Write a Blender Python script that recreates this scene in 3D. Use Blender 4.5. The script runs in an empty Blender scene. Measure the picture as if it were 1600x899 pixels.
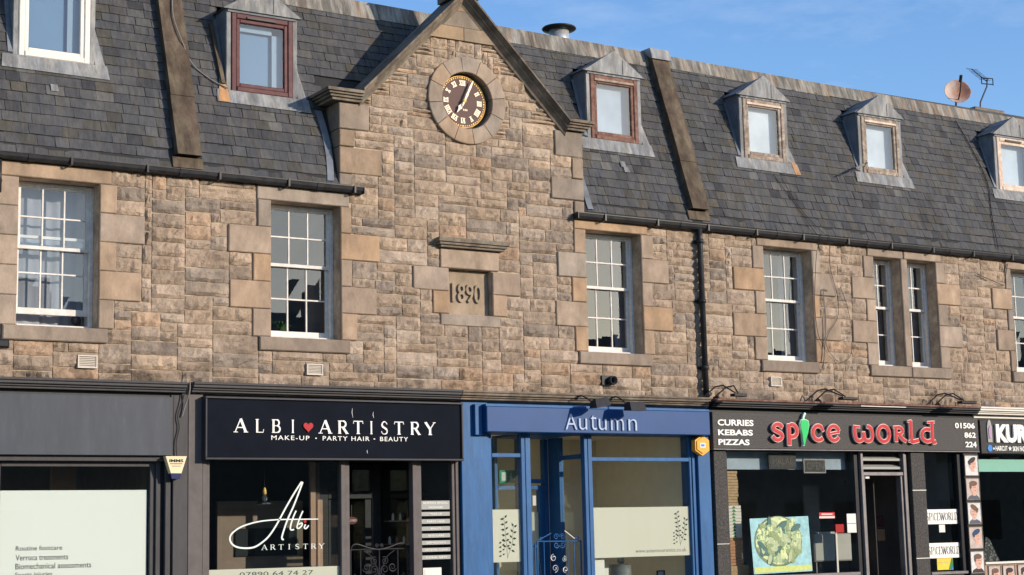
import bpy, math, random
from mathutils import Vector, Matrix
random.seed(7)
R = math.radians
SC = bpy.context.scene
COL = SC.collection

# ------------------------------------------------------------ camera
cam_d = bpy.data.cameras.new('camera'); cam = bpy.data.objects.new('camera', cam_d); COL.objects.link(cam)
cam_d.sensor_width = 36.0; cam_d.lens = 58.693; cam_d.clip_start = 0.1; cam_d.clip_end = 2000
_f = Vector((0.52533546, 0.83803126, 0.14739833)); _r = Vector((0.84885376, -0.52814433, -0.02260222)); _u = Vector((-0.05890622, -0.13699337, 0.98881893))
_m = Matrix((_r, _u, -_f)).transposed().to_4x4(); _q = _m.to_quaternion()
cam.rotation_mode = 'QUATERNION'; cam.rotation_quaternion = _q; cam.location = (0.0, -19.0, 1.6)
SC.camera = cam

# ------------------------------------------------------------ sky, sun, exposure
SUN = Vector((0.67, -1.0, 0.335)).normalized()          # direction towards the sun
ELEV = math.asin(SUN.z); AZ = math.atan2(SUN.x, SUN.y)
wd = bpy.data.worlds.new("World"); SC.world = wd; wd.use_nodes = True
wn = wd.node_tree.nodes; wl = wd.node_tree.links; wn.clear()
sky = wn.new('ShaderNodeTexSky'); sky.sky_type = 'NISHITA'; sky.sun_disc = False
sky.sun_elevation = ELEV; sky.sun_rotation = AZ; sky.air_density = 1.0; sky.dust_density = 0.5; sky.ozone_density = 3.0
tc = wn.new('ShaderNodeTexCoord')
mp = wn.new('ShaderNodeMapping'); mp.inputs['Scale'].default_value = (2.6, 2.6, 9.0); mp.inputs['Rotation'].default_value = (0.5, 0.7, 0.3)
cn = wn.new('ShaderNodeTexNoise'); cn.inputs['Scale'].default_value = 1.7; cn.inputs['Detail'].default_value = 7; cn.inputs['Roughness'].default_value = 0.62
cr = wn.new('ShaderNodeValToRGB'); cr.color_ramp.elements[0].position = 0.56; cr.color_ramp.elements[1].position = 0.9
cr.color_ramp.elements[0].color = (0, 0, 0, 1); cr.color_ramp.elements[1].color = (0.5, 0.5, 0.5, 1)
mx = wn.new('ShaderNodeMixRGB'); mx.inputs[2].default_value = (4.2, 4.9, 5.9, 1)
bg = wn.new('ShaderNodeBackground'); bg.inputs['Strength'].default_value = 0.15
wo = wn.new('ShaderNodeOutputWorld')
wl.new(tc.outputs['Generated'], mp.inputs[0]); wl.new(mp.outputs[0], cn.inputs['Vector']); wl.new(cn.outputs['Fac'], cr.inputs[0])
hs_ = wn.new('ShaderNodeHueSaturation'); hs_.inputs['Saturation'].default_value = 1.12; hs_.inputs['Value'].default_value = 1.32; hs_.inputs['Hue'].default_value = 0.508
wl.new(sky.outputs[0], hs_.inputs['Color']); wl.new(cr.outputs[0], mx.inputs[0]); wl.new(hs_.outputs[0], mx.inputs[1]); wl.new(mx.outputs[0], bg.inputs['Color']); wl.new(bg.outputs[0], wo.inputs['Surface'])
sd = bpy.data.lights.new('sun', 'SUN'); so = bpy.data.objects.new('sun', sd); COL.objects.link(so)
sd.energy = 4.0; sd.angle = R(0.5); sd.color = (1.0, 0.87, 0.72)
so.rotation_mode = 'QUATERNION'; so.rotation_quaternion = SUN.to_track_quat('Z', 'Y'); so.location = (30, -40, 20)
SC.view_settings.view_transform = 'Standard'; SC.view_settings.look = 'None'
SC.view_settings.exposure = 0.3; SC.view_settings.gamma = 1.0; SC.view_settings.use_curve_mapping = False

# ------------------------------------------------------------ materials
def nd(t, k, **kw):
    n = t.nodes.new(k)
    for a, b in kw.items(): setattr(n, a, b)
    return n
def mat(name, col, rough=0.8, var=0.15, scale=6.0, bump=0.0, bscale=30.0, tint=False, metal=0.0, soot=0.0, sootscale=0.9,
        stretch=(1, 1, 1), col2=None, fac2=0.0, scale2=3.0, spec=0.16, coat=0.0, thr2=0.5, damp=False):
    m = bpy.data.materials.new(name); m.use_nodes = True; t = m.node_tree
    b = t.nodes['Principled BSDF']; b.inputs['Roughness'].default_value = rough; b.inputs['Metallic'].default_value = metal
    b.inputs['Specular IOR Level'].default_value = spec; b.inputs['Coat Weight'].default_value = coat
    L = t.links.new
    g = nd(t, 'ShaderNodeNewGeometry'); mpn = nd(t, 'ShaderNodeMapping'); mpn.inputs['Scale'].default_value = stretch
    L(g.outputs['Position'], mpn.inputs[0]); P = mpn.outputs[0]
    if tint:
        a = nd(t, 'ShaderNodeAttribute', attribute_name='tint'); cur = a.outputs['Color']
    else:
        rgb = nd(t, 'ShaderNodeRGB'); rgb.outputs[0].default_value = (*col, 1); cur = rgb.outputs[0]
    def noise(sc, det=6, ro=0.6):
        n = nd(t, 'ShaderNodeTexNoise'); n.inputs['Scale'].default_value = sc; n.inputs['Detail'].default_value = det; n.inputs['Roughness'].default_value = ro
        L(P, n.inputs['Vector']); return n.outputs['Fac']
    def rng(x, a0, a1, b0, b1):
        n = nd(t, 'ShaderNodeMapRange'); L(x, n.inputs[0])
        for i, v in enumerate((a0, a1, b0, b1)): n.inputs[i + 1].default_value = v
        return n.outputs[0]
    def mul(c, f):
        n = nd(t, 'ShaderNodeMixRGB', blend_type='MULTIPLY'); n.inputs[0].default_value = 1; L(c, n.inputs[1]); L(f, n.inputs[2]); return n.outputs[0]
    if col2 is not None:
        n = nd(t, 'ShaderNodeMixRGB'); L(rng(noise(scale2, 5, 0.65), thr2 - 0.06, thr2 + 0.12, 0, fac2), n.inputs[0]); L(cur, n.inputs[1]); n.inputs[2].default_value = (*col2, 1); cur = n.outputs[0]
    if var > 0: cur = mul(cur, rng(noise(scale, 7, 0.65), 0.3, 0.7, 1 - var, 1 + var))
    if soot > 0: cur = mul(cur, rng(noise(sootscale, 8, 0.7), 0.42, 0.62, 1 - soot, 1.0))
    if damp:
        sp = nd(t, 'ShaderNodeSeparateXYZ'); L(g.outputs['Position'], sp.inputs[0]); zf = rng(sp.outputs['Z'], 3.5, 3.95, 0.14, -0.06)
        ad = nd(t, 'ShaderNodeMath', operation='SUBTRACT'); L(noise(2.6, 6, 0.7), ad.inputs[0]); L(zf, ad.inputs[1]); cur = mul(cur, rng(ad.outputs[0], 0.30, 0.46, 0.45, 1.0))
    L(cur, b.inputs['Base Color'])
    if bump > 0:
        bn = nd(t, 'ShaderNodeBump'); bn.inputs['Strength'].default_value = 1.0; bn.inputs['Distance'].default_value = bump
        L(noise(bscale, 8, 0.7), bn.inputs['Height']); L(bn.outputs[0], b.inputs['Normal'])
    return m
def glass_mat(name, tintc=(0.86, 0.9, 0.9), boost=1.0, rough=0.0):
    m = bpy.data.materials.new(name); m.use_nodes = True; t = m.node_tree; t.nodes.clear()
    o = nd(t, 'ShaderNodeOutputMaterial'); mi = nd(t, 'ShaderNodeMixShader'); tr = nd(t, 'ShaderNodeBsdfTransparent'); gl = nd(t, 'ShaderNodeBsdfGlossy')
    fr = nd(t, 'ShaderNodeFresnel'); fr.inputs[0].default_value = 1.5
    mu = nd(t, 'ShaderNodeMath', operation='MULTIPLY'); mu.inputs[1].default_value = boost
    tr.inputs[0].default_value = (*tintc, 1); gl.inputs['Roughness'].default_value = rough
    ge = nd(t, 'ShaderNodeNewGeometry'); sb = nd(t, 'ShaderNodeMath', operation='SUBTRACT'); sb.inputs[0].default_value = 1.0; m3 = nd(t, 'ShaderNodeMath', operation='MULTIPLY')
    L = t.links.new; L(fr.outputs[0], mu.inputs[0]); L(ge.outputs['Backfacing'], sb.inputs[1]); L(mu.outputs[0], m3.inputs[0]); L(sb.outputs[0], m3.inputs[1]); L(m3.outputs[0], mi.inputs[0]); L(tr.outputs[0], mi.inputs[1]); L(gl.outputs[0], mi.inputs[2]); L(mi.outputs[0], o.inputs[0])
    return m
def emit_mat(name, col, st):
    m = bpy.data.materials.new(name); m.use_nodes = True; b = m.node_tree.nodes['Principled BSDF']
    b.inputs['Base Color'].default_value = (*col, 1); b.inputs['Emission Color'].default_value = (*col, 1); b.inputs['Emission Strength'].default_value = st
    return m
M = {}
M['rubble'] = mat('rubble_sandstone', (0.4, 0.3, 0.2), 0.95, 0.22, 8, 0.028, 24, tint=True, soot=0.30, sootscale=2.4, col2=(.28, .21, .15), fac2=.3, scale2=4, thr2=.54, damp=True, spec=0.2)
M['mortar'] = mat('lime_mortar', (0.52, 0.41, 0.30), 0.95, 0.25, 9, 0.006, 60, soot=0.45, sootscale=1.7, spec=0.2)
M['dressed'] = mat('dressed_sandstone', (0.4, 0.3, 0.2), 0.92, 0.16, 7, 0.004, 60, tint=True, soot=0.30, sootscale=2.2, stretch=(1, 1, 0.6), col2=(.27, .20, .145), fac2=.4, scale2=3.2, thr2=.56, spec=0.2)
M['coping'] = mat('weathered_coping_stone', (0.24, 0.19, 0.145), 0.95, 0.3, 7, 0.004, 40, soot=0.5, sootscale=2.6, col2=(0.24, 0.22, 0.17), fac2=0.6, scale2=4)
M['skew'] = mat('brown_weathered_slab', (0.13, 0.095, 0.07), 0.95, 0.32, 6, 0.006, 26, soot=0.45, sootscale=2.2, col2=(0.15, 0.13, 0.085), fac2=0.5, scale2=3, stretch=(1.6, 1, .7))
M['slate'] = mat('slate', (0.1, 0.1, 0.1), 0.75, 0.28, 11, 0.0035, 45, tint=True, col2=(0.125, 0.11, 0.09), fac2=0.45, scale2=3.5, thr2=0.55, stretch=(2.2, 1, 0.5), soot=.2, sootscale=1.3)
M['deck'] = mat('roof_felt', (0.035, 0.035, 0.035), 0.9)
M['lead'] = mat('lead_sheet', (0.27, 0.275, 0.28), 0.6, 0.25, 5, 0.006, 12, soot=0.45, sootscale=3.5, stretch=(2.2, 1, 0.6), metal=0.0, col2=(0.36, 0.34, 0.30), fac2=0.6, scale2=4)
M['lead_dark'] = mat('dull_lead_sheet', (0.19, 0.205, 0.23), 0.6, 0.25, 5, 0.008, 9, soot=0.3)
M['ridge'] = mat('stained_ridge_lead', (0.29, 0.27, 0.235), 0.7, 0.3, 5, 0.006, 14, soot=0.6, sootscale=3.0, stretch=(3, 1, 0.35), col2=(0.36, 0.20, 0.10), fac2=0.7, scale2=2.2, thr2=0.57)
M['rust'] = mat('rust_stained_lead', (0.42, 0.23, 0.11), 0.8, 0.3, 9)
M['black'] = mat('black_paint', (0.018, 0.019, 0.022), 0.42, 0.3, 12)
M['gutter'] = mat('black_gutter_paint', (0.028, 0.028, 0.03), 0.38, 0.4, 10)
M['iron'] = mat('dark_iron', (0.03, 0.03, 0.034), 0.5, 0.3, 20)
M['darkgrey'] = mat('charcoal_paint', (0.062, 0.06, 0.062), 0.55, 0.16, 7, 0.0015, 30, stretch=(2, 1, .5))
M['brownposts'] = mat('taupe_paint', (0.115, 0.100, 0.096), 0.55, 0.16, 7, 0.001, 30)
M['fasciagrey'] = mat('slate_grey_fascia', (0.070, 0.078, 0.092), 0.5, 0.10, 3, soot=0.12, sootscale=1.2, stretch=(2.5, 1, .5), col2=(.10, .105, .115), fac2=.35, scale2=6, thr2=.6)
M['albiblack'] = mat('blue_black_sign_face', (0.008, 0.010, 0.016), 0.8, 0.15, 3, spec=0.05)
M['albiframe'] = mat('black_sign_frame', (0.035, 0.035, 0.042), 0.4, 0.2, 9)
M['blue'] = mat('blue_gloss_paint', (0.028, 0.118, 0.29), 0.42, 0.14, 5, 0.0016, 24, stretch=(2, 1, .4), soot=0.2, sootscale=2.2, col2=(.06, .15, .30), fac2=.5, scale2=9, thr2=.6)
M['bluesign'] = mat('deep_blue_sign', (0.010, 0.060, 0.19), 0.4, 0.08, 3)
M['granite'] = mat('black_speckled_render', (0.05, 0.047, 0.045), 0.6, 0.5, 42, 0.012, 38, col2=(0.10, 0.09, 0.08), fac2=0.7, scale2=50)
M['spicesign'] = mat('speckled_black_sign_face', (0.055, 0.052, 0.05), 0.5, 0.4, 60, 0.01, 50, col2=(0.12, 0.11, 0.10), fac2=0.7, scale2=70)
M['alu'] = mat('dull_aluminium', (0.16, 0.15, 0.15), 0.45, 0.2, 8, metal=0.3)
M['cream'] = mat('cream_upvc', (0.70, 0.66, 0.58), 0.45, 0.06, 8, coat=0.1)
M['whitepaint'] = mat('white_window_paint', (0.72, 0.68, 0.62), 0.5, 0.12, 18, 0.001, 60, soot=0.15, sootscale=6)
M['maroon'] = mat('maroon_frame', (0.082, 0.026, 0.028), 0.5, 0.25, 9, col2=(0.15, 0.07, 0.06), fac2=0.3, scale2=16)
M['redbrown'] = mat('faded_red_brown_timber', (0.16, 0.075, 0.055), 0.7, 0.35, 12, 0.002, 40, col2=(0.22, 0.15, 0.12), fac2=0.5, scale2=12)
M['peeling'] = mat('peeling_timber', (0.24, 0.185, 0.145), 0.85, 0.35, 14, 0.003, 40, col2=(0.5, 0.42, 0.34), fac2=0.6, scale2=10)
M['pinkcream'] = mat('pinkish_cream_timber', (0.55, 0.41, 0.33), 0.7, 0.2, 14, col2=(0.7, 0.62, 0.5), fac2=0.7, scale2=10)
M['glass'] = glass_mat('window_glass', (0.93, 0.95, 0.96), 2.3)
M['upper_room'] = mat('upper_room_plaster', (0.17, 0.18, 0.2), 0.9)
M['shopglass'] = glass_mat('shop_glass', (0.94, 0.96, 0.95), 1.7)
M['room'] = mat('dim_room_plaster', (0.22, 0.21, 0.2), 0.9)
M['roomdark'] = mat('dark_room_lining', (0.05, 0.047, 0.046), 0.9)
M['roombeige'] = mat('beige_room_wall', (0.82, 0.74, 0.58), 0.9, 0.05)
M['curtain'] = mat('net_curtain', (0.27, 0.28, 0.31), 0.9, 0.08)
M['curtaindk'] = mat('brown_curtain', (0.16, 0.12, 0.10), 0.9, 0.1)
M['blind_sky'] = mat('pale_blue_blind', (0.13, 0.22, 0.33), 0.8, 0.05, 2)  # sky reflection of the left dormer panes, painted as flat blue
M['blind_pale'] = mat('pale_grey_blind', (0.33, 0.39, 0.46), 0.8, 0.18, 2.5)
M['reveal_blue'] = mat('window_reveal_paint', (0.25, 0.33, 0.40), 0.8, 0.05, 2)
M['blind_white'] = mat('white_blind', (0.50, 0.54, 0.57), 0.8, 0.16, 2.5)
M['vent'] = mat('stone_coloured_plastic', (0.58, 0.52, 0.44), 0.6, 0.1, 15)
M['dial'] = mat('brown_clock_dial', (0.135, 0.088, 0.078), 0.85, 0.05)
M['gold'] = mat('gilding', (0.80, 0.50, 0.13), 0.5, 0.1, 20, metal=0.1)
M['numwhite'] = mat('pale_gilt_numeral', (0.88, 0.76, 0.56), 0.4, 0.05)
M['film'] = mat('frosted_window_film', (0.50, 0.54, 0.48), 0.7, 0.02, 1)
M['filmcream'] = mat('cream_window_film', (0.58, 0.56, 0.46), 0.7, 0.02, 1)
def film_mat(name, col):
    m = bpy.data.materials.new(name); m.use_nodes = True; t = m.node_tree; t.nodes.clear(); L = t.links.new
    o = nd(t, 'ShaderNodeOutputMaterial'); mi = nd(t, 'ShaderNodeMixShader'); d = nd(t, 'ShaderNodeBsdfDiffuse'); tr = nd(t, 'ShaderNodeBsdfTranslucent'); mi.inputs[0].default_value = 0.14 if 'frosted' in name else 0.3
    d.inputs[0].default_value = (*col, 1); tr.inputs[0].default_value = (*col, 1); L(d.outputs[0], mi.inputs[1]); L(tr.outputs[0], mi.inputs[2]); L(mi.outputs[0], o.inputs[0]); return m
M['film'] = film_mat('frosted_window_film', (0.84, 0.85, 0.80)); M['filmcream'] = film_mat('cream_window_film', (0.84, 0.81, 0.69))
M['print'] = mat('dark_print', (0.05, 0.055, 0.05), 0.7, 0)
M['sprig'] = mat('dark_green_print', (0.03, 0.045, 0.035), 0.7, 0)
M['white'] = mat('white_letter', (0.82, 0.80, 0.74), 0.4, 0.03)
M['vinyl'] = mat('pale_vinyl', (0.72, 0.78, 0.72), 0.5, 0.0)
M['red'] = mat('red_letter', (0.50, 0.022, 0.028), 0.4, 0.05)
M['heart'] = mat('heart_red', (0.40, 0.004, 0.012), 0.4, 0.02)
M['pinkwhite'] = mat('letter_outline', (0.80, 0.55, 0.50), 0.4, 0.03)
M['green'] = mat('chilli_green', (0.01, 0.50, 0.12), 0.4, 0.05)
M['palegreen'] = mat('chilli_outline', (0.50, 0.75, 0.60), 0.4, 0.02)
M['chrome'] = mat('pale_blue_letter_face', (0.42, 0.50, 0.64), 0.55, 0.1, 20)
M['orange'] = mat('orange_alarm_case', (0.80, 0.38, 0.05), 0.45, 0.05)
M['alarmcream'] = mat('cream_alarm_case', (0.78, 0.64, 0.40), 0.5, 0.05)
M['navy'] = mat('navy_plastic', (0.015, 0.02, 0.09), 0.5, 0.05)
M['steel'] = mat('galvanised_steel', (0.52, 0.54, 0.56), 0.4, 0.2, 12, metal=0.6)
M['dish'] = mat('rusty_dish_paint', (0.52, 0.40, 0.34), 0.7, 0.15, 6, col2=(0.36, 0.13, 0.06), fac2=0.8, scale2=2.6, thr2=0.5)
M['cable'] = mat('grey_cable', (0.20, 0.18, 0.16), 0.7, 0.1)
M['dcable'] = mat('dark_cable', (0.035, 0.03, 0.03), 0.7, 0.1)
M['card'] = mat('brown_cardboard', (0.42, 0.22, 0.12), 0.85, 0.15, 20)
M['cardlt'] = mat('tan_cardboard', (0.40, 0.27, 0.15), 0.85, 0.2, 20)
M['cardwh'] = mat('white_cardboard', (0.62, 0.58, 0.50), 0.8, 0.1, 20)
M['treegreen'] = mat('green_print', (0.05, 0.22, 0.07), 0.8, 0)
M['exit'] = mat('exit_sign_green', (0.02, 0.30, 0.20), 0.5, 0)
M['paper'] = mat('paper', (0.72, 0.70, 0.64), 0.8, 0.05)
M['yellow'] = mat('yellow_print', (0.75, 0.55, 0.06), 0.6, 0.1, 9)
M['tealstrip'] = mat('mint_window_band', (0.32, 0.58, 0.48), 0.6, 0.02)
M['skin'] = mat('printed_skin', (0.62, 0.36, 0.27), 0.6, 0.12, 30)
M['hair'] = mat('printed_hair', (0.05, 0.035, 0.035), 0.6, 0.4, 60)
M['hairbrown'] = mat('printed_brown_hair', (0.16, 0.09, 0.06), 0.6, 0.4, 60)
M['hairblue'] = mat('printed_blue_black_hair', (0.03, 0.06, 0.13), 0.6, 0.4, 60)
M['cloth'] = mat('printed_grey_cloth', (0.10, 0.11, 0.14), 0.7, 0.2, 40)
M['cape'] = mat('printed_white_cape', (0.65, 0.62, 0.60), 0.7, 0.1, 40)
M['postbg'] = mat('printed_backdrop', (0.48, 0.40, 0.36), 0.6, 0.2, 12)
M['postbg2'] = mat('printed_pale_backdrop', (0.60, 0.60, 0.58), 0.6, 0.2, 14)
M['leaf'] = mat('houseplant_leaf', (0.05, 0.11, 0.025), 0.5, 0.2)
M['terracotta'] = mat('terracotta', (0.3, 0.12, 0.07), 0.8, 0.1)
M['asphalt'] = mat('asphalt', (0.05, 0.05, 0.052), 0.9, 0.2, 8, 0.004, 80)
M['paving'] = mat('concrete_paving', (0.26, 0.24, 0.21), 0.9, 0.2, 3, 0.003, 60)
M['farwall'] = mat('opposite_render', (0.30, 0.26, 0.21), 0.9, 0.15, 2)
M['farroof'] = mat('opposite_slate', (0.09, 0.09, 0.1), 0.7, 0.2, 4)
M['farwin'] = mat('opposite_window_glass', (0.03, 0.035, 0.04), 0.1, 0.0)
M['tree'] = mat('conifer_needles', (0.035, 0.06, 0.03), 0.8, 0.3, 5)
M['bark'] = mat('bark', (0.08, 0.06, 0.045), 0.9, 0.3, 8)
M['palefloor'] = mat('pale_shop_floor', (0.72, 0.64, 0.5), 0.7, 0.05)
M['plate'] = mat('glazed_ceramic', (0.42, 0.46, 0.48), 0.25, 0.05)
M['steelpanel'] = mat('brushed_cabinet', (0.34, 0.34, 0.31), 0.5, 0.05)
M['kurface'] = mat('black_panel', (0.03, 0.028, 0.03), 0.4, 0.3, 10)
M['warm'] = mat('warm_painted_wood', (0.36, 0.24, 0.18), 0.6, 0.1)
M['purple'] = mat('lilac_plastic', (0.42, 0.26, 0.40), 0.4, 0.05)
M['bluedot'] = mat('blue_badge', (0.05, 0.22, 0.60), 0.4, 0.05)
# the printed curry picture: blotches of colour printed on a flat sheet
fm = bpy.data.materials.new('printed_food_picture'); fm.use_nodes = True; _t = fm.node_tree; _b = _t.nodes['Principled BSDF']; _b.inputs['Roughness'].default_value = 0.5
_g = nd(_t, 'ShaderNodeTexCoord'); _v = nd(_t, 'ShaderNodeTexVoronoi'); _v.inputs['Scale'].default_value = 11; _v.inputs['Randomness'].default_value = 1
_n = nd(_t, 'ShaderNodeTexNoise'); _n.inputs['Scale'].default_value = 7; _n.inputs['Detail'].default_value = 5
_mx = nd(_t, 'ShaderNodeMixRGB', blend_type='LINEAR_LIGHT'); _mx.inputs[0].default_value = 0.16
_cr = nd(_t, 'ShaderNodeValToRGB'); _e = _cr.color_ramp.elements
_e[0].position = 0.12; _e[0].color = (0.07, 0.19, 0.21, 1); _e[1].position = 0.85; _e[1].color = (0.55, 0.62, 0.30, 1)
for _p, _c in ((0.35, (0.12, 0.20, 0.08, 1)), (0.5, (0.36, 0.50, 0.26, 1)), (0.65, (0.52, 0.58, 0.24, 1))):
    _x = _e.new(_p); _x.color = _c
_t.links.new(_g.outputs['Object'], _n.inputs['Vector']); _t.links.new(_g.outputs['Object'], _mx.inputs[1]); _t.links.new(_n.outputs['Color'], _mx.inputs[2])
_t.links.new(_mx.outputs[0], _v.inputs['Vector'])
_sp = nd(_t, 'ShaderNodeSeparateColor'); _t.links.new(_v.outputs['Color'], _sp.inputs[0]); _ad = nd(_t, 'ShaderNodeMath', operation='MULTIPLY_ADD'); _ad.inputs[1].default_value = 0.55
_t.links.new(_sp.outputs[0], _ad.inputs[0]); _n2 = nd(_t, 'ShaderNodeTexNoise'); _n2.inputs['Scale'].default_value = 18; _n2.inputs['Detail'].default_value = 4
_t.links.new(_g.outputs['Object'], _n2.inputs['Vector']); _m2 = nd(_t, 'ShaderNodeMath', operation='MULTIPLY'); _m2.inputs[1].default_value = 0.5; _t.links.new(_n2.outputs[0], _m2.inputs[0])
_t.links.new(_m2.outputs[0], _ad.inputs[2]); _t.links.new(_ad.outputs[0], _cr.inputs[0]); _t.links.new(_cr.outputs[0], _b.inputs['Base Color'])
M['food'] = fm
M['morsel'] = mat('printed_olive', (0.24, 0.31, 0.15), 0.5, 0.3, 30)
M['morsel_pale'] = mat('printed_pale_olive', (0.38, 0.45, 0.26), 0.5, 0.25, 26)
M['morsel_dark'] = mat('printed_dark_teal', (0.07, 0.15, 0.13), 0.5, 0.3, 26)
M['bowlprint'] = mat('printed_olive_bowl', (0.15, 0.20, 0.12), 0.5, 0.3, 8)
M['foodbg'] = mat('printed_pale_blue', (0.28, 0.50, 0.52), 0.5, 0.25, 9)
M['foodyel'] = mat('printed_yellow_strip', (0.50, 0.56, 0.18), 0.5, 0.15, 20)

# ------------------------------------------------------------ mesh builder
WL = {}
class MB:
    def __init__(s): s.v = []; s.f = []; s.t = []; s.cur = (1, 1, 1)
    def add(s, vs, fs):
        o = len(s.v); s.v += [tuple(p) for p in vs]; s.t += [s.cur] * len(vs); s.f += [tuple(i + o for i in f) for f in fs]
    def box(s, x0, x1, y0, y1, z0, z1):
        s.add([(x0, y0, z0), (x1, y0, z0), (x1, y1, z0), (x0, y1, z0), (x0, y0, z1), (x1, y0, z1), (x1, y1, z1), (x0, y1, z1)],
              [(0, 3, 2, 1), (4, 5, 6, 7), (0, 1, 5, 4), (1, 2, 6, 5), (2, 3, 7, 6), (3, 0, 4, 7)]); return s
    def cbox(s, x0, x1, y0, y1, z0, z1, b=0.006):
        # box whose front (low y) edges are chamfered
        r = [(x0, y1, z0), (x1, y1, z0), (x1, y1, z1), (x0, y1, z1), (x0, y0 + b, z0), (x1, y0 + b, z0), (x1, y0 + b, z1), (x0, y0 + b, z1),
             (x0 + b, y0, z0 + b), (x1 - b, y0, z0 + b), (x1 - b, y0, z1 - b), (x0 + b, y0, z1 - b)]
        f = [(0, 3, 2, 1), (8, 9, 10, 11)]
        for k in range(4):
            n = (k + 1) % 4; f += [(k, n, 4 + n, 4 + k), (4 + k, 4 + n, 8 + n, 8 + k)]
        s.add(r, f); return s
    def prism(s, poly, y0, y1):
        # polygon in x,z (any winding) extruded from y0 (front) to y1
        n = len(poly); a = sum(poly[i][0] * poly[(i + 1) % n][1] - poly[(i + 1) % n][0] * poly[i][1] for i in range(n))
        if a < 0: poly = poly[::-1]
        s.add([(x, y0, z) for x, z in poly] + [(x, y1, z) for x, z in poly],
              [tuple(range(n)), tuple(range(2 * n - 1, n - 1, -1))] + [(i + n, (i + 1) % n + n, (i + 1) % n, i) for i in range(n)]); return s
    def xprism(s, poly, x0, x1):
        # polygon in y,z extruded along x
        n = len(poly); a = sum(poly[i][0] * poly[(i + 1) % n][1] - poly[(i + 1) % n][0] * poly[i][1] for i in range(n))
        if a < 0: poly = poly[::-1]
        s.add([(x0, y, z) for y, z in poly] + [(x1, y, z) for y, z in poly],
              [tuple(range(n - 1, -1, -1)), tuple(range(n, 2 * n))] + [(i, (i + 1) % n, (i + 1) % n + n, i + n) for i in range(n)]); return s
    def tube(s, path, r, n=8):
        path = [Vector(p) for p in path]; rings = []
        for i, p in enumerate(path):
            d = (path[min(i + 1, len(path) - 1)] - path[max(i - 1, 0)]).normalized()
            a = d.orthogonal().normalized() if not rings else (rings[-1][1] - d * rings[-1][1].dot(d)).normalized()
            b = d.cross(a); rr = r[i] if isinstance(r, (list, tuple)) else r
            rings.append(([p + (a * math.cos(q) + b * math.sin(q)) * rr for q in [2 * math.pi * k / n for k in range(n)]], a))
        vs = [v for g, _ in rings for v in g]; fs = []
        for i in range(len(rings) - 1):
            for k in range(n):
                fs.append((i * n + k, i * n + (k + 1) % n, (i + 1) * n + (k + 1) % n, (i + 1) * n + k))
        fs.append(tuple(range(n - 1, -1, -1))); fs.append(tuple(range((len(rings) - 1) * n, len(rings) * n)))
        s.add(vs, fs); return s
    def lathe(s, c, prof, n=20, axis=Vector((0, 0, 1))):
        axis = axis.normalized(); a = axis.orthogonal().normalized(); b = axis.cross(a); c = Vector(c)
        vs = [c + axis * h + (a * math.cos(2 * math.pi * k / n) + b * math.sin(2 * math.pi * k / n)) * r for r, h in prof for k in range(n)]
        fs = [(i * n + k, i * n + (k + 1) % n, (i + 1) * n + (k + 1) % n, (i + 1) * n + k) for i in range(len(prof) - 1) for k in range(n)]
        fs.append(tuple(range(n - 1, -1, -1))); fs.append(tuple(range((len(prof) - 1) * n, len(prof) * n)))
        s.add(vs, fs); return s
    def ribbon(s, pts, w, y0, y1, step=0.0):
        # flat stroke in the x,z plane with thickness; w a number or one per point
        n = len(pts); L = []; Rr = []
        for i, (x, z) in enumerate(pts):
            x0, z0 = pts[max(i - 1, 0)]; x1, z1 = pts[min(i + 1, n - 1)]
            dx, dz = x1 - x0, z1 - z0; l = math.hypot(dx, dz) or 1; ww = (w[i] if isinstance(w, (list, tuple)) else w) / 2
            L.append((x - dz / l * ww, z + dx / l * ww)); Rr.append((x + dz / l * ww, z - dx / l * ww))
        vs = [(x, y0, z) for x, z in L] + [(x, y0, z) for x, z in Rr] + [(x, y1, z) for x, z in L] + [(x, y1, z) for x, z in Rr]
        fs = []
        for i in range(n - 1):
            fs += [(i, n + i, n + i + 1, i + 1), (i + 1, 2 * n + i + 1, 2 * n + i, i), (n + i, 3 * n + i, 3 * n + i + 1, n + i + 1)]
        fs += [(0, 2 * n, 3 * n, n), (n - 1, 2 * n - 1, 4 * n - 1, 3 * n - 1)]
        s.add(vs, fs); return s
    def build(s, name, m, parent=None, label=None, cat=None, group=None, kind=None, smooth=False, origin=None, pivot=None):
        xs = [p[0] for p in s.v]; ys = [p[1] for p in s.v]; zs = [p[2] for p in s.v]
        o3 = origin or ((min(xs) + max(xs)) / 2, (min(ys) + max(ys)) / 2, min(zs))
        me = bpy.data.meshes.new(name); me.from_pydata([(x - o3[0], y - o3[1], z - o3[2]) for x, y, z in s.v], [], s.f); me.update()
        at = me.color_attributes.new('tint', 'FLOAT_COLOR', 'POINT')
        at.data.foreach_set('color', [c for t in s.t for c in (t[0], t[1], t[2], 1.0)])
        if smooth: me.polygons.foreach_set('use_smooth', [True] * len(me.polygons))
        me.materials.append(M[m] if isinstance(m, str) else m)
        return link(name, me, o3, parent, label, cat, group, kind)
def link(name, me, o3, parent=None, label=None, cat=None, group=None, kind=None):
    o = bpy.data.objects.new(name, me); COL.objects.link(o); WL[o.name] = Vector(o3)
    if parent is not None: o.parent = parent; o.location = Vector(o3) - WL[parent.name]
    else: o.location = o3
    if label: o['label'] = label
    if cat: o['category'] = cat
    if group: o['group'] = group
    if kind: o['kind'] = kind
    return o
def thing(name, label, cat, loc, group=None): return link(name, None, loc, None, label, cat, group)
def B(*a): return MB().box(*a)
def CB(*a, **k): return MB().cbox(*a, **k)
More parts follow.
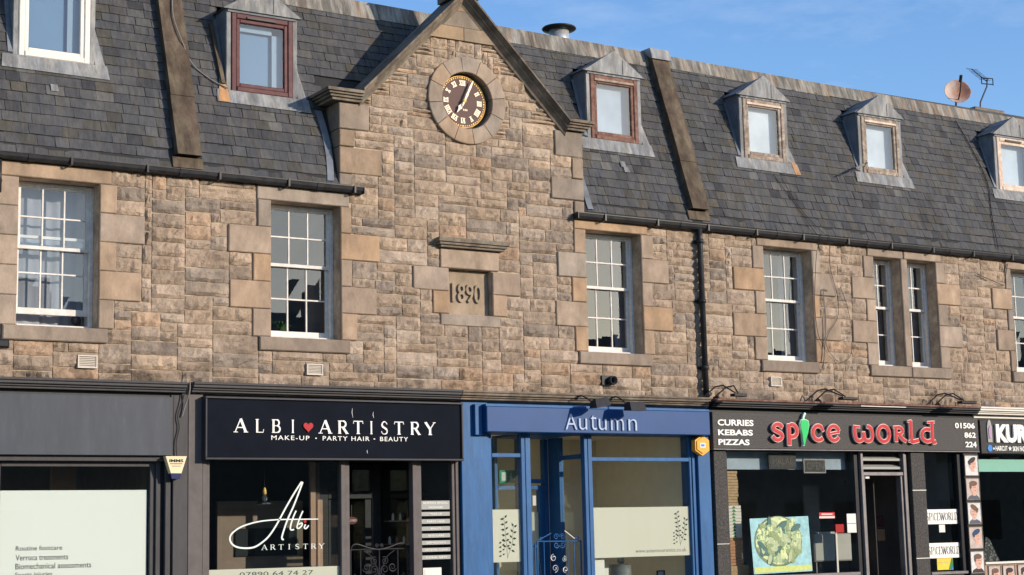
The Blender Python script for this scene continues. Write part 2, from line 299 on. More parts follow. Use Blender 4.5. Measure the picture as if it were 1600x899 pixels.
def crom(pts, k=6):
    out = []; n = len(pts)
    for i in range(n - 1):
        p0, p1, p2, p3 = pts[max(i - 1, 0)], pts[i], pts[i + 1], pts[min(i + 2, n - 1)]
        for j in range(k):
            t = j / k; out.append(tuple(0.5 * ((2 * b) + (-a + c) * t + (2 * a - 5 * b + 4 * c - d) * t * t + (-a + 3 * b - 3 * c + d) * t ** 3) for a, b, c, d in zip(p0, p1, p2, p3)))
    out.append(tuple(pts[-1])); return out
def arc(cx, cz, rx, rz, a0, a1, n=12): return [(cx + rx * math.cos(R(a0 + (a1 - a0) * i / n)), cz + rz * math.sin(R(a0 + (a1 - a0) * i / n))) for i in range(n + 1)]
_TC = {}
def text_geo(s, weight=0.0, spacing=1.0):
    key = (s, weight, spacing)
    if key not in _TC:
        cu = bpy.data.curves.new('t', 'FONT'); cu.body = s; cu.offset = weight; cu.extrude = 0.5; cu.resolution_u = 3; cu.space_character = spacing
        ob = bpy.data.objects.new('t', cu); COL.objects.link(ob); bpy.context.view_layer.update()
        me = bpy.data.meshes.new_from_object(ob.evaluated_get(bpy.context.evaluated_depsgraph_get()))
        vs = [tuple(v.co) for v in me.vertices]; fs = [tuple(p.vertices) for p in me.polygons]
        bpy.data.objects.remove(ob); bpy.data.curves.remove(cu); bpy.data.meshes.remove(me); _TC[key] = (vs, fs)
    return _TC[key]
def text(name, s, x0, x1, z0, z1, y, th, m, parent, weight=0.0, spacing=1.0, label=None, skew=0.0):
    vs, fs = text_geo(s, weight, spacing)
    ax = min(v[0] for v in vs); bx_ = max(v[0] for v in vs); az = min(v[1] for v in vs); bz = max(v[1] for v in vs)
    mb = MB(); mb.add([(x0 + (v[0] - ax) / (bx_ - ax) * (x1 - x0) + skew * (v[1] - az) / (bz - az), y - (v[2] + 0.5) * th, z0 + (v[1] - az) / (bz - az) * (z1 - z0)) for v in vs], fs)
    return mb.build(name, m, parent, label=label)

# ------------------------------------------------------------ ground and street (the setting)
MB().box(-60, 110, -120, 60, -0.30, -0.16).build('ground', 'asphalt', kind='structure')
MB().box(-60, 110, -19.5, -3.0, -0.156, -0.12).build('road', 'asphalt', kind='structure')
MB().box(-60, 110, -2.85, 0.02, -0.15, 0.0).build('pavement', 'paving', kind='structure')
MB().box(-60, 110, -3.0, -2.855, -0.15, -0.004).build('kerb', 'paving', kind='structure')
MB().box(-60, 110, -32, -19.55, -0.15, 0.0).build('far_pavement', 'paving', kind='structure')

# ------------------------------------------------------------ the stone terrace: three houses
K = 0.345; Z0 = 6.15                       # steep roof: y = K*(z - Z0)
def ry(z): return K * (z - Z0)
def ridge_z(x): return 8.98 - 0.013 * (x - 10)
HX = [3.4, 7.28, 15.12, 26.0]
houses = [thing('stone_house', l, 'house', (x, 0, 3.4)) for l, x in (
    ('stone house at the left end, with the wide cream dormer and grey shopfront below', 5.3),
    ('stone house in the middle with the pointed clock gable and the maroon dormer', 11.2),
    ('stone house right of the downpipe with three pointed lead dormers in a row', 18.5))]
hA, hB, hC = houses
def house_of(x): return houses[0] if x < HX[1] else houses[1] if x < HX[2] else houses[2]

# dressed blocks around the openings: (x0, x1, z0, z1)
ZR = [4.11, 4.455, 4.80, 5.145, 5.49, 5.835, 6.02]
dressed = []; openings = []
def jambs(x, side, wid):
    for i, w in enumerate(wid):             # bottom row first
        a, b = (x - w, x) if side < 0 else (x, x + w)
        dressed.append((a, b, ZR[i], ZR[i + 1], 'dressed_stone'))
def opening(x0, x1, lw, rw, lx0, lx1, sx0, sx1, zt=5.835):
    openings.append((x0, x1, 4.11, zt)); jambs(x0, -1, lw); jambs(x1, 1, rw)
    dressed.append((lx0, lx1, zt, 6.02, 'lintel')); dressed.append((sx0, sx1, 3.94, 4.11, 'sill'))
opening(5.22, 6.17, [.55, .40, .62, .42, .60], [.19, .52, .21, .56, .21], 4.9, 6.31, 5.06, 6.28)
opening(8.36, 9.32, [.25, .55, .24, .57, .18], [.23, .51, .16, .56, .16], 8.17, 9.45, 8.20, 9.44)
opening(13.13, 14.08, [.22, .53, .25, .48, .20], [.19, .53, .19, .49, .22], 12.93, 14.21, 12.96, 14.20)
opening(16.37, 17.32, [.25, .64, .20, .60, .22], [.25, .54, .13, .48, .18], 16.24, 17.45, 16.23, 17.36)
openings.append((18.62, 19.20, 4.11, 5.835)); openings.append((19.35, 19.98, 4.11, 5.835))
jambs(18.62, -1, [.23, .52, .20, .49, .22]); jambs(19.98, 1, [.22, .53, .22, .54, .21])
dressed += [(18.49, 19.27, 5.835, 6.02, 'lintel'), (19.28, 20.12, 5.835, 6.02, 'lintel'), (18.42, 19.30, 3.94, 4.11, 'sill'), (19.31, 20.20, 3.94, 4.11, 'sill')]
dressed.append((19.20, 19.35, 4.11, 5.835, 'mullion'))
openings.append((21.74, 22.70, 4.11, 5.835)); jambs(21.74, -1, [.13, .42, .13, .48, .14]); jambs(22.70, 1, [.25, .5, .2, .5, .2])
dressed += [(21.62, 22.85, 5.835, 6.02, 'lintel'), (21.62, 22.85, 3.94, 4.11, 'sill')]
# date plaque surround
dressed += [(10.77, 11.70, 4.37, 4.53, 'dressed_stone'), (10.66, 10.91, 4.53, 4.83, 'dressed_stone'), (10.37, 10.91, 4.83, 5.14, 'dressed_stone'),
            (11.58, 11.81, 4.53, 4.82, 'dressed_stone'), (11.58, 12.03, 4.82, 5.13, 'dressed_stone'), (10.78, 11.69, 5.14, 5.40, 'dressed_stone')]
plaque = (10.91, 11.58, 4.53, 5.14)
# gable quoins
dressed += [(9.31, 9.75, 6.87, 7.22, 'quoin'), (9.31, 9.54, 6.64, 6.86, 'quoin'), (9.31, 9.93, 6.28, 6.63, 'quoin'), (9.31, 9.49, 6.12, 6.27, 'quoin'),
            (12.65, 13.12, 6.85, 7.22, 'quoin'), (12.93, 13.12, 6.55, 6.84, 'quoin'), (12.57, 13.12, 6.24, 6.54, 'quoin'), (12.95, 13.12, 6.06, 6.23, 'quoin')]
CX, CZc, RO, RI = 11.23, 7.46, 0.605, 0.395
def rake_in(x): return min(8.0 + (x - 10.30) * 1.0, 8.15 - (x - 11.76) * 0.985)
DT = [(.42, .32, .235), (.39, .305, .235), (.44, .315, .215), (.36, .295, .235), (.47, .315, .195), (.41, .31, .23)]
for (a, b, c, d, nm) in dressed:
    mb = MB(); _k = random.uniform(.88, 1.06); mb.cur = tuple(q * _k for q in random.choice(DT))
    if nm == 'quoin': mb.cur = tuple(q * .78 for q in random.choice(DT[:4]))
    if nm == 'sill': mb.cur = (.31, .245, .19)
    dep = 0.27 if nm not in ('quoin',) else 0.3
    front = -0.036 - random.uniform(0, .005) - (0.02 if nm == 'sill' else 0)
    if nm == 'sill': mb.cbox(a, b, front, dep, c, d - .002, b=.012)
    else: mb.cbox(a + random.uniform(.001, .006), b - random.uniform(.001, .006), front, dep, c + random.uniform(.001, .005), d - random.uniform(.001, .005), b=.010)
    mb.build(nm, 'dressed', house_of((a + b) / 2))

# rubble stones, laid on a fine grid so that beds and joints break as snecked rubble does
DX, DZ, GX0, GZ0 = 0.03, 0.0575, 3.4, 3.4775
NX = int((26.0 - GX0) / DX); NZ = int((9.0 - GZ0) / DZ)
occ = [[False] * NX for _ in range(NZ)]
for r in range(NZ):
    z = GZ0 + (r + .5) * DZ
    for c in range(NX):
        x = GX0 + (c + .5) * DX
        o = False
        if z > 6.06: o = not (9.31 < x < 13.12) or z > rake_in(x) + .16
        if not o:
            for (a, b, e, g, _) in dressed:
                if a < x < b and e < z < g: o = True; break
        if not o:
            for (a, b, e, g) in openings + [plaque]:
                if a < x < b and e < z < g: o = True; break
        if not o and (x - CX) ** 2 + (z - CZc) ** 2 < 0.50 ** 2: o = True
        if not o and z > 8.29: o = True
        occ[r][c] = o
stones = []
rs = random.Random(21)
ids = [[0] * NX for _ in range(NZ)]; sid = 0
for r in range(NZ):
    c = 0
    while c < NX:
        if occ[r][c]: c += 1; continue
        L = 0
        while c + L < NX and not occ[r][c + L]: L += 1
        if L < 3:
            for q in range(c, c + L): occ[r][q] = True
            c += L; continue
        h = rs.choices([2, 3, 4], [32, 44, 24])[0]
        w = rs.randint(8, 21) if h == 2 else rs.randint(11, 24) if h == 3 else rs.randint(12, 23)
        if rs.random() < .07: h, w = 2, rs.randint(4, 6)
        if L - w < 6: w = L if L <= 25 else L // 2
        def joint(q): return r > 0 and q < NX and ids[r - 1][q] and ids[r - 1][q - 1] and ids[r - 1][q] != ids[r - 1][q - 1]
        if w < L:
            for dq in (0, 2, -2, 3, -3, 4):
                if w + dq >= 4 and (L - w - dq >= 4) and not any(joint(c + w + dq + e) for e in (-1, 0, 1)): w += dq; break
        elif L > 20 and joint(c + L): w = L // 2 + rs.randint(-2, 2)
        hm = 0
        while hm < 5 and r + hm < NZ and not any(occ[r + hm][c:c + w]): hm += 1
        # level up with the left neighbour now and then, never leave a sliver under an obstruction
        if hm - h == 1: h = hm if hm <= 4 else h - 1
        h = max(1, min(h, hm)); sid += 1
        for k in range(h):
            for q in range(c, c + w): occ[r + k][q] = True; ids[r + k][q] = sid
        stones.append((GX0 + c * DX, GX0 + (c + w) * DX, GZ0 + r * DZ, GZ0 + (r + h) * DZ)); c += w
ST = [((.462, .348, .253), 30), ((.438, .335, .25), 26), ((.475, .353, .25), 20), ((.50, .345, .23), 6), ((.38, .305, .24), 10), ((.49, .385, .295), 9), ((.33, .265, .21), 4)]
def stone_mb(mb, a, b, c, d, rg):
    g = .0055; a += g; b -= g; c += g; d -= g
    if rg.random() < .5: c += rg.uniform(0, .004); d -= rg.uniform(0, .004)
    nx = max(4, min(9, int((b - a) / .05) + 1)); nz = max(3, int((d - c) / .045) + 1)
    t = rg.choices([s[0] for s in ST], [s[1] for s in ST])[0]; k = rg.uniform(.84, 1.14); mb.cur = tuple(q * k for q in t)
    pro = rg.uniform(.026, .042); vs = []; idx = {}; sx = rg.uniform(-.009, .009); sz = rg.uniform(-.009, .009)
    ph = rg.uniform(0, 6); fq = rg.uniform(1.5, 4); sk = rg.uniform(-2, 2); am = rg.uniform(.002, .008)
    gable = c > 6.06
    for j in range(nz + 1):
        for i in range(nx + 1):
            u, v = i / nx, j / nz; edge = i in (0, nx) or j in (0, nz)
            x = a + (b - a) * u; z = c + (d - c) * v
            if not edge: x += rg.uniform(-.010, .010); z += rg.uniform(-.008, .008)
            else:
                if i in (0, nx): x += rg.uniform(-.003, .003)
                if j in (0, nz): z += rg.uniform(-.003, .003)
            corner = i in (0, nx) and j in (0, nz)
            y = -.012 - (0 if corner else rg.uniform(0, .007)) if edge else -pro - rg.uniform(-.014, .012) + sx * (u - .5) * 2 + sz * (v - .5) * 2 + am * math.sin(fq * u * 6 + sk * v * 3 + ph)
            if gable: z = min(z, rake_in(x) + .07)
            idx[i, j] = len(vs); vs.append((x, y, z))
    fs = [(idx[i, j], idx[i + 1, j], idx[i + 1, j + 1], idx[i, j + 1]) for i in range(nx) for j in range(nz)]
    ring = [idx[i, 0] for i in range(nx + 1)] + [idx[nx, j] for j in range(1, nz + 1)] + [idx[i, nz] for i in range(nx - 1, -1, -1)] + [idx[0, j] for j in range(nz - 1, 0, -1)]
    n0 = len(vs)
    for q in ring: x, y, z = vs[q]; vs.append((x, .02, z))
    m_ = len(ring)
    fs += [(ring[(k + 1) % m_], ring[k], n0 + k, n0 + (k + 1) % m_) for k in range(m_)]
    mb.add(vs, fs)
def seen(x, z): return 4.9 < x < 22.3
for hi, h in enumerate(houses):
    mine = [s for s in stones if house_of((s[0] + s[1]) / 2) is h and s[2] < (rake_in((s[0] + s[1]) / 2) + .03 if s[2] > 6.0 else 99)]
    def big(s):
        x = (s[0] + s[1]) / 2; dist = math.hypot(x, 19) ** 2
        return (1 if seen(x, 0) else 0, (s[1] - s[0]) * (s[3] - s[2]) / dist)
    mine.sort(key=big, reverse=True)
    vis = [s for s in mine[:300] if seen((s[0] + s[1]) / 2, 0)]; rest = [s for s in mine if s not in vis]
    for s in vis:
        mb = MB(); stone_mb(mb, *s, rs); mb.build('stone', 'rubble', h)
    if rest:
        mb = MB()
        for s in rest: stone_mb(mb, *s, rs)
        mb.build('small_stones', 'rubble', h, kind='stuff')

# mortar core of each wall, cut into cells that skip the openings
def core(h, x0, x1, z0, z1, holes, y0=-0.004, y1=0.30, clip=None):
    xs = sorted({x0, x1} | {q for o in holes for q in o[:2] if x0 < q < x1}); zs = sorted({z0, z1} | {q for o in holes for q in o[2:4] if z0 < q < z1})
    mb = MB()
    for i in range(len(xs) - 1):
        for j in range(len(zs) - 1):
            cx, cz = (xs[i] + xs[i + 1]) / 2, (zs[j] + zs[j + 1]) / 2
            if any(o[0] < cx < o[1] and o[2] < cz < o[3] for o in holes): continue
            mb.box(xs[i], xs[i + 1], y0, y1, zs[j], zs[j + 1])
    mb.build('wall_core', 'mortar', h)
core(hA, HX[0], HX[1], 3.38, 6.12, openings); core(hB, HX[1], HX[2], 3.38, 6.12, openings + [plaque]); core(hC, HX[2], HX[3], 3.38, 6.12, openings)
mb = MB()        # gable core around the clock hole, with its slopes
hs = RI + .03
gx = [9.33, CX - hs, CX + hs, 13.10]
mb.prism([(9.33, 6.12), (13.10, 6.12), (13.10, CZc - hs), (9.33, CZc - hs)], -.004, .34)
def rz(x): return rake_in(x) + .10
mb.prism([(9.33, CZc - hs), (gx[1], CZc - hs), (gx[1], rz(gx[1])), (9.56, rz(9.56)), (9.33, 7.25)], -.004, .34)
mb.prism([(gx[2], CZc - hs), (13.10, CZc - hs), (13.10, 7.25), (12.80, rz(12.80)), (gx[2], rz(gx[2]))], -.004, .34)
mb.prism([(gx[1], CZc + hs), (gx[2], CZc + hs), (gx[2], rz(gx[2])), (11.18, 8.90), (gx[1], rz(gx[1]))], -.004, .34)
mb.build('gable_core', 'mortar', hB)
# gable return faces (the shaded cheeks against the roof) and the little roof behind the parapet
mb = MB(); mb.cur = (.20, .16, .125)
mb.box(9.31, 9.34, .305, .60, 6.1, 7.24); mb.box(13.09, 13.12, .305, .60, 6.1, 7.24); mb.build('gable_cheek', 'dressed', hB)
MB().prism([(9.5, 7.2), (12.9, 7.2), (11.2, 8.72)], .345, 1.25).build('saddle_roof', 'lead_dark', hB)
# top dressed stones of the gable
for poly in ([(10.66, 8.29), (11.19, 8.29), (11.19, 8.47), (10.84, 8.47)], [(11.20, 8.29), (11.73, 8.29), (11.56, 8.47), (11.20, 8.47)],
             [(10.85, 8.48), (11.54, 8.48), (11.33, 8.70), (11.05, 8.70)], [(11.06, 8.705), (11.32, 8.705), (11.19, 8.85)]):
    mb = MB(); mb.cur = random.choice([(.33, .25, .18), (.38, .27, .17), (.28, .23, .18)]); mb.prism(poly, -.058 if poly[0][1] < 8.4 else -.045, .02).build('dressed_stone', 'dressed', hB)
# ring of stones round the clock
for k in range(12):
    a0, a1 = R(9 + 30 * k + .5), R(9 + 30 * (k + 1) - .5); mb = MB(); _k = random.uniform(.85, 1.05); mb.cur = tuple(q * _k for q in random.choice(DT[:4]))
    n = 5; vs = []
    for (r_, y_) in ((RI, .12), (RI, -.060), (RI + .008, -.066), (RO - .01, -.066), (RO, -.058), (RO, .0)):
        for i in range(n + 1):
            a = a0 + (a1 - a0) * i / n; vs.append((CX + r_ * math.cos(a), y_, CZc + r_ * math.sin(a)))
    fs = [(j * (n + 1) + i, j * (n + 1) + i + 1, (j + 1) * (n + 1) + i + 1, (j + 1) * (n + 1) + i) for j in range(5) for i in range(n)]
    for i in (0, n): fs.append(tuple(j * (n + 1) + i for j in (range(6) if i else range(5, -1, -1))))
    mb.add(vs, fs); mb.build('ring_stone', 'dressed', hB)
# raking copings, kneelers and apex block
def rake(mb, xa, za, xb, zb, t, y0, y1, yi=None):   # slab whose top edge runs a-b, vertical thickness t, front sloping from y0 (outer) to yi (inner)
    yi = y0 if yi is None else yi; P4 = [(xa, za), (xb, zb), (xb, zb - t), (xa, za - t)]; ys = (y0, y0, yi, yi)
    v_ = [(P4[k][0], ys[k], P4[k][1]) for k in range(4)] + [(P4[k][0], y1, P4[k][1]) for k in range(4)]
    f_ = [(0, 1, 2, 3), (7, 6, 5, 4), (0, 4, 5, 1), (1, 5, 6, 2), (2, 6, 7, 3), (3, 7, 4, 0)]
    if xb > xa: f_ = [q[::-1] for q in f_]
    mb.add(v_, f_)
ax_, az_ = 11.17, 8.985
for (xk, zk, sgn) in ((9.60, 7.40, -1), (12.82, 7.355, 1)):
    segs = 4
    for i in range(segs):
        u0, u1 = i / segs + (.003 if i else 0), (i + 1) / segs
        xa, za = xk + (ax_ - xk) * u0, zk + (az_ - zk) * u0; xb, zb = xk + (ax_ - xk) * u1, zk + (az_ - zk) * u1
        mb = MB(); rake(mb, xa, za, xb, zb, .035, -.20, .42); rake(mb, xa, za - .036, xb, zb - .036, .055, -.192, .10, -.135); rake(mb, xa, za - .0915, xb, zb - .0915, .018, -.128, .10); rake(mb, xa, za - .110, xb, zb - .110, .058, -.120, .10, -.070); rake(mb, xa, za - .1685, xb, zb - .1685, .045, -.064, .10, -.046)
        mb.build('coping_stone', 'coping', hB)
    xo = 9.09 if sgn < 0 else 13.24; xi = xk + (.01 if sgn < 0 else -.01)
    mb = MB(); lo, hi_ = min(xo, xi), max(xo, xi)
    for (z0, z1, p, s_) in ((7.325, 7.365, -.185, 0), (7.295, 7.323, -.155, .03), (7.262, 7.293, -.125, .06), (7.225, 7.260, -.095, .10)):
        mb.box(lo + (s_ if sgn < 0 else 0), hi_ - (s_ if sgn > 0 else 0), p, .55, z0, z1)
    mb.build('kneeler', 'coping', hB)
MB().box(10.99, 11.39, -.16, .30, 8.87, 9.30).build('apex_block', 'coping', hB)
MB().prism([(10.95, 9.302), (11.43, 9.302), (11.19, 9.55)], -.18, .32).build('apex_cap', 'coping', hB)
# date plaque
mb = MB(); mb.cur = (.37, .285, .20); mb.box(10.915, 11.575, .075, .28, 4.535, 5.135); pq = mb.build('date_panel', 'dressed', hB)
mb = MB(); mb.cur = (.24, .18, .12)
text('raised_date', '1890', 11.00, 11.46, 4.70, 4.96, .073, .030, 'dressed', pq, .012)
for o in list(bpy.data.objects):
    if o.name.startswith('raised_date'):
        o.data.color_attributes['tint'].data.foreach_set('color', [.37, .285, .20, 1] * len(o.data.vertices))
mb = MB()
for (z0, z1, p, e) in ((5.41, 5.44, -.10, .0), (5.442, 5.475, -.13, .03), (5.477, 5.515, -.155, .055), (5.517, 5.535, -.14, .04)): mb.box(10.76 - e, 11.74 + e, p, .05, z0, z1)
mb.build('hood_mould', 'coping', hB)

# ------------------------------------------------------------ roof: deck, slates, ridge, skews, dormers
dorm = [(5.235, 6.225, 7.40, 8.75, 'A'), (7.93, 8.91, 7.29, 8.39, 'B'), (13.50, 14.47, 7.27, 8.30, 'B'), (16.36, 17.32, 7.27, 8.29, 'C'), (18.84, 19.80, 7.28, 8.29, 'C'), (22.01, 22.99, 7.29, 8.29, 'C')]
for i, h in enumerate(houses):
    x0, x1 = HX[i], HX[i + 1]
    cuts = sorted({x0, x1} | {q for q in (9.32, 13.11) if x0 < q < x1} | {q for d in dorm for q in (d[0] + .04, d[1] - .04) if x0 < q < x1})
    mb = MB()
    for xa, xb in zip(cuts, cuts[1:]):
        xm = (xa + xb) / 2; zr = ridge_z(xm) - .02
        if 9.32 < xm < 13.11: poly = [(.36, 6.0), (.36, 7.2), (ry(7.3) , 7.3), (ry(zr) + .012, zr), (4.5, zr + .05), (4.5, 6.0)]
        else: poly = [(-.04, 6.08), (ry(zr) + .012, zr), (4.5, zr + .05), (4.5, 6.08)]
        for d in dorm:
            if d[0] < xm < d[1]:
                zb, zt = d[2], min(d[3] + .2, zr - .05); poly = [(-.04, 6.08), (ry(zb), zb), (2.2, zb + .01), (2.2, zt), (ry(zt), zt), (ry(zr) + .012, zr), (4.5, zr + .05), (4.5, 6.08)]
        mb.xprism(poly, xa, xb)
    mb.build('roof_deck', 'deck', h)
# slate meshes: 44 variants shared by all slates
n_ = Vector((0, -1, K)).normalized(); up_ = Vector((0, K, 1)).normalized()
SL = []
rv = random.Random(5)
SLT = [((.078, .078, .081), 38), ((.085, .084, .083), 28), ((.068, .070, .076), 18), ((.074, .070, .062), 10), ((.085, .077, .063), 3), ((.050, .050, .054), 9)]
def slate_verts(w, l, rg):
    hw = w / 2; th = rg.uniform(.006, .010); j = lambda s=.004: rg.uniform(-s, s)
    base = [(-hw + j(.002), 0 + j()), (hw + j(.002), 0 + j()), (hw + j(.002), l), (-hw + j(.002), l)]
    if rg.random() < .25: base = [base[0], (hw - rg.uniform(.01, .03), base[1][1]), (hw, rg.uniform(.01, .03)), base[2], base[3]]
    out = []
    lift0 = .020 + rg.uniform(-.002, .005); n = len(base)
    tw = rg.uniform(-.0025, .0025)
    for side in (0, 1):
        for (x, v) in base:
            hgt = lift0 * (1 - v / l) + .003 + tw * x / hw * (1 - v / l) - (th if side else 0)
            out.append(Vector((x, 0, 0)) + up_ * v + n_ * hgt)
    fs = [tuple(range(n)), tuple(range(2 * n - 1, n - 1, -1))] + [(i + n, (i + 1) % n + n, (i + 1) % n, i) for i in range(n)]
    return out, fs
for k in range(44):
    vs, fs = slate_verts(.195, .25, rv); SL.append((vs, fs))
SLM = {}
def slate_mesh(k, ti, wq):
    key = (k, ti, wq)
    if key not in SLM:
        me = bpy.data.meshes.new('slate'); vs, fs = SL[k]; me.from_pydata([(v[0] * wq / .195, v[1], v[2]) for v in vs], [], fs)
        at = me.color_attributes.new('tint', 'FLOAT_COLOR', 'POINT'); at.data.foreach_set('color', list((*SLTL[ti], 1.0)) * len(vs)); me.materials.append(M['slate']); SLM[key] = me
    return SLM[key]
SLTL = []
for c, w in SLT:
    for q in (.93, 1.0, 1.07): SLTL.append(tuple(a * q for a in c))
SLTW = [w for c, w in SLT for _ in range(3)]
SLTL.append((.125, .122, .116)); SLTW.append(0)          # washed pale below lead aprons
slates = []
rg = random.Random(9)
row = 0; v = -0.045
while True:
    z = 6.13 + v / math.sqrt(1 + K * K) * 1.0
    if z > 8.72: break
    x = 3.5 + (rg.uniform(0, .1) if row % 2 else .1 + rg.uniform(0, .05))
    while x < 25.9:
        w = rg.uniform(.165, .225) if x < 12 else rg.uniform(.14, .20)
        xc = x + w / 2; zc = z + .07
        ok = True
        if 9.26 < xc < 13.17 and z < 7.6 or 9.31 < xc < 13.1 and z < rake_in(xc) - .3: ok = False
        if z < 6.34 and (7.12 < xc < 7.43): ok = False
        for (a, b, zb, zt, _) in dorm:
            if a - .03 < xc < b + .03 and zb - .02 < zc < zt + .1: ok = False
        for sx in (7.275, 15.175):
            if abs(xc - sx) < .10: ok = False
        if ok: slates.append((xc, z, w))
        x += w + .004
    v += max(.118, .15 - .0016 * row); row += 1
def sl_pick(xc, z):
    for (a, b, zb, zt, _) in dorm:
        if a - .08 < xc < b + .12 and zb - .55 < z < zb - .1 and rg.random() < .10: return len(SLTL) - 1
    return rg.choices(range(len(SLTL)), SLTW)[0]
for i, h in enumerate(houses):
    mine = [s for s in slates if house_of(s[0]) is h]
    def seen_s(s): return 4.9 < s[0] < 24.0 and not (s[0] < 5.0 and s[1] > 7.5)
    mine.sort(key=lambda s: (seen_s(s), -math.hypot(s[0], 19) - abs(s[1] - 6.5) * .5), reverse=True)
    top = [s for s in mine[:300] if seen_s(s)]; ids = set(map(id, top)); rest = [s for s in mine if id(s) not in ids]
    for (xc, z, w) in top:
        link('slate', slate_mesh(rg.randrange(44), sl_pick(xc, z), round(w * 50) / 50), (xc, ry(z) , z), h)
    mb = MB()
    for (xc, z, w) in rest:
        vs, fs = SL[rg.randrange(44)]; mb.cur = SLTL[sl_pick(xc, z)]; mb.add([(q[0] * w / .195 + xc, q[1] + ry(z), q[2] + z) for q in vs], fs)
    mb.build('upper_slates', 'slate', h, kind='stuff')
# ridge flashing in overlapping lengths
x = 3.5; k = 0
rf = random.Random(4)
while x < 25.9:
    w = rf.uniform(.9, 1.3); w = min(w, 25.95 - x); x1 = x + w
    for lim in (7.12, 7.44, 15.02, 15.34):
        if x < lim < x1: x1 = lim
    if not (7.12 <= (x + x1) / 2 <= 7.44 or 15.02 <= (x + x1) / 2 <= 15.34):
        za, zb = ridge_z(x), ridge_z(x1); d = .225 if x > 15 else .26; o = .028 + .003 * (k % 2) ; lo = rf.uniform(-.012, .012)
        sec = []
        for xx, zt in ((x + .002, za), (x1, zb)):
            yb = ry(zt - d + lo) - o
            sec.append([(xx, yb, zt - d + lo), (xx, ry(zt) - o, zt), (xx, ry(zt) + .45, zt + .03), (xx, ry(zt) + .45, zt - .02), (xx, ry(zt) + .02, zt - .05), (xx, yb + .012, zt - d + lo)])
        mb = MB(); mb.add(sec[0] + sec[1], [(i, (i + 1) % 6, (i + 1) % 6 + 6, i + 6) for i in range(6)] + [(5, 4, 3, 2, 1, 0), (6, 7, 8, 9, 10, 11)])
        mb.build('ridge_flashing', 'ridge', house_of((x + x1) / 2)); k += 1
    x = x1 + .0001
# skew slabs running up the roof at the two party walls
for (xa, xb, h, zt) in ((7.12, 7.43, hA, 8.95), (15.02, 15.33, hB, 8.93)):
    z = 6.29; i = 0
    while z < zt - .05:
        z1 = min(z + rf.uniform(.62, .85), zt); g = .004; t = .135 + .006 * (i % 2)
        if zt - z1 < .3: z1 = zt
        q = [(ry(z) - t, z - t * .0), (ry(z1) - t, z1), (ry(z1) + .02, z1), (ry(z) + .02, z)]
        m_ = 'skew'
        MB().xprism([(q[0][0], q[0][1] + g), (q[1][0], q[1][1]), q[2], (q[3][0], q[3][1] + g)], xa + rf.uniform(-.006, .006), xb + rf.uniform(-.006, .006)).build('skew_stone', m_, h); z = z1; i += 1
    MB().xprism([(ry(zt - .16) - .17, zt - .16), (ry(zt) - .17, zt + .015), (ry(zt) + .5, zt + .03), (ry(zt) + .5, zt), (ry(zt) + .02, zt - .01), (ry(zt - .16) - .14, zt - .16)], xa - .03, xb + .03).build('skew_cap', 'lead', h)
    MB().xprism([(-.05, 6.13), (ry(6.27) - .05, 6.27), (ry(6.27) + .02, 6.27), (0, 6.13)], xa - .05, xb + .03).build('mortar_bed', 'skew', h)
# lead gutters beside the gable
for (xa, xb, xc_, za, zb) in ((9.17, 9.29, 9.26, 7.16, 6.16), (13.15, 13.24, 13.22, 6.95, 6.13)):
    mb = MB(); pts = []
    for i in range(7):
        u = i / 6; z = za + (zb - za) * u; xo = xa + (.05 * math.sin(u * 3.0) if xa < 10 else .06 * u); pts.append((xo, z))
    for i in range(6):
        (a, z1), (b, z2) = pts[i], pts[i + 1]
        for_ = [(a - .035, ry(z1) - .035, z1), (a + .05, ry(z1) - .05, z1), (b + .05, ry(z2) - .05, z2), (b - .035, ry(z2) - .035, z2)]
        mb.add(for_ + [(p[0], p[1] + .04, p[2]) for p in for_], [(0, 3, 2, 1), (4, 5, 6, 7), (0, 1, 5, 4), (2, 3, 7, 6), (1, 2, 6, 5), (3, 0, 4, 7)])
    mb.build('valley_flashing', 'lead_dark', hB)

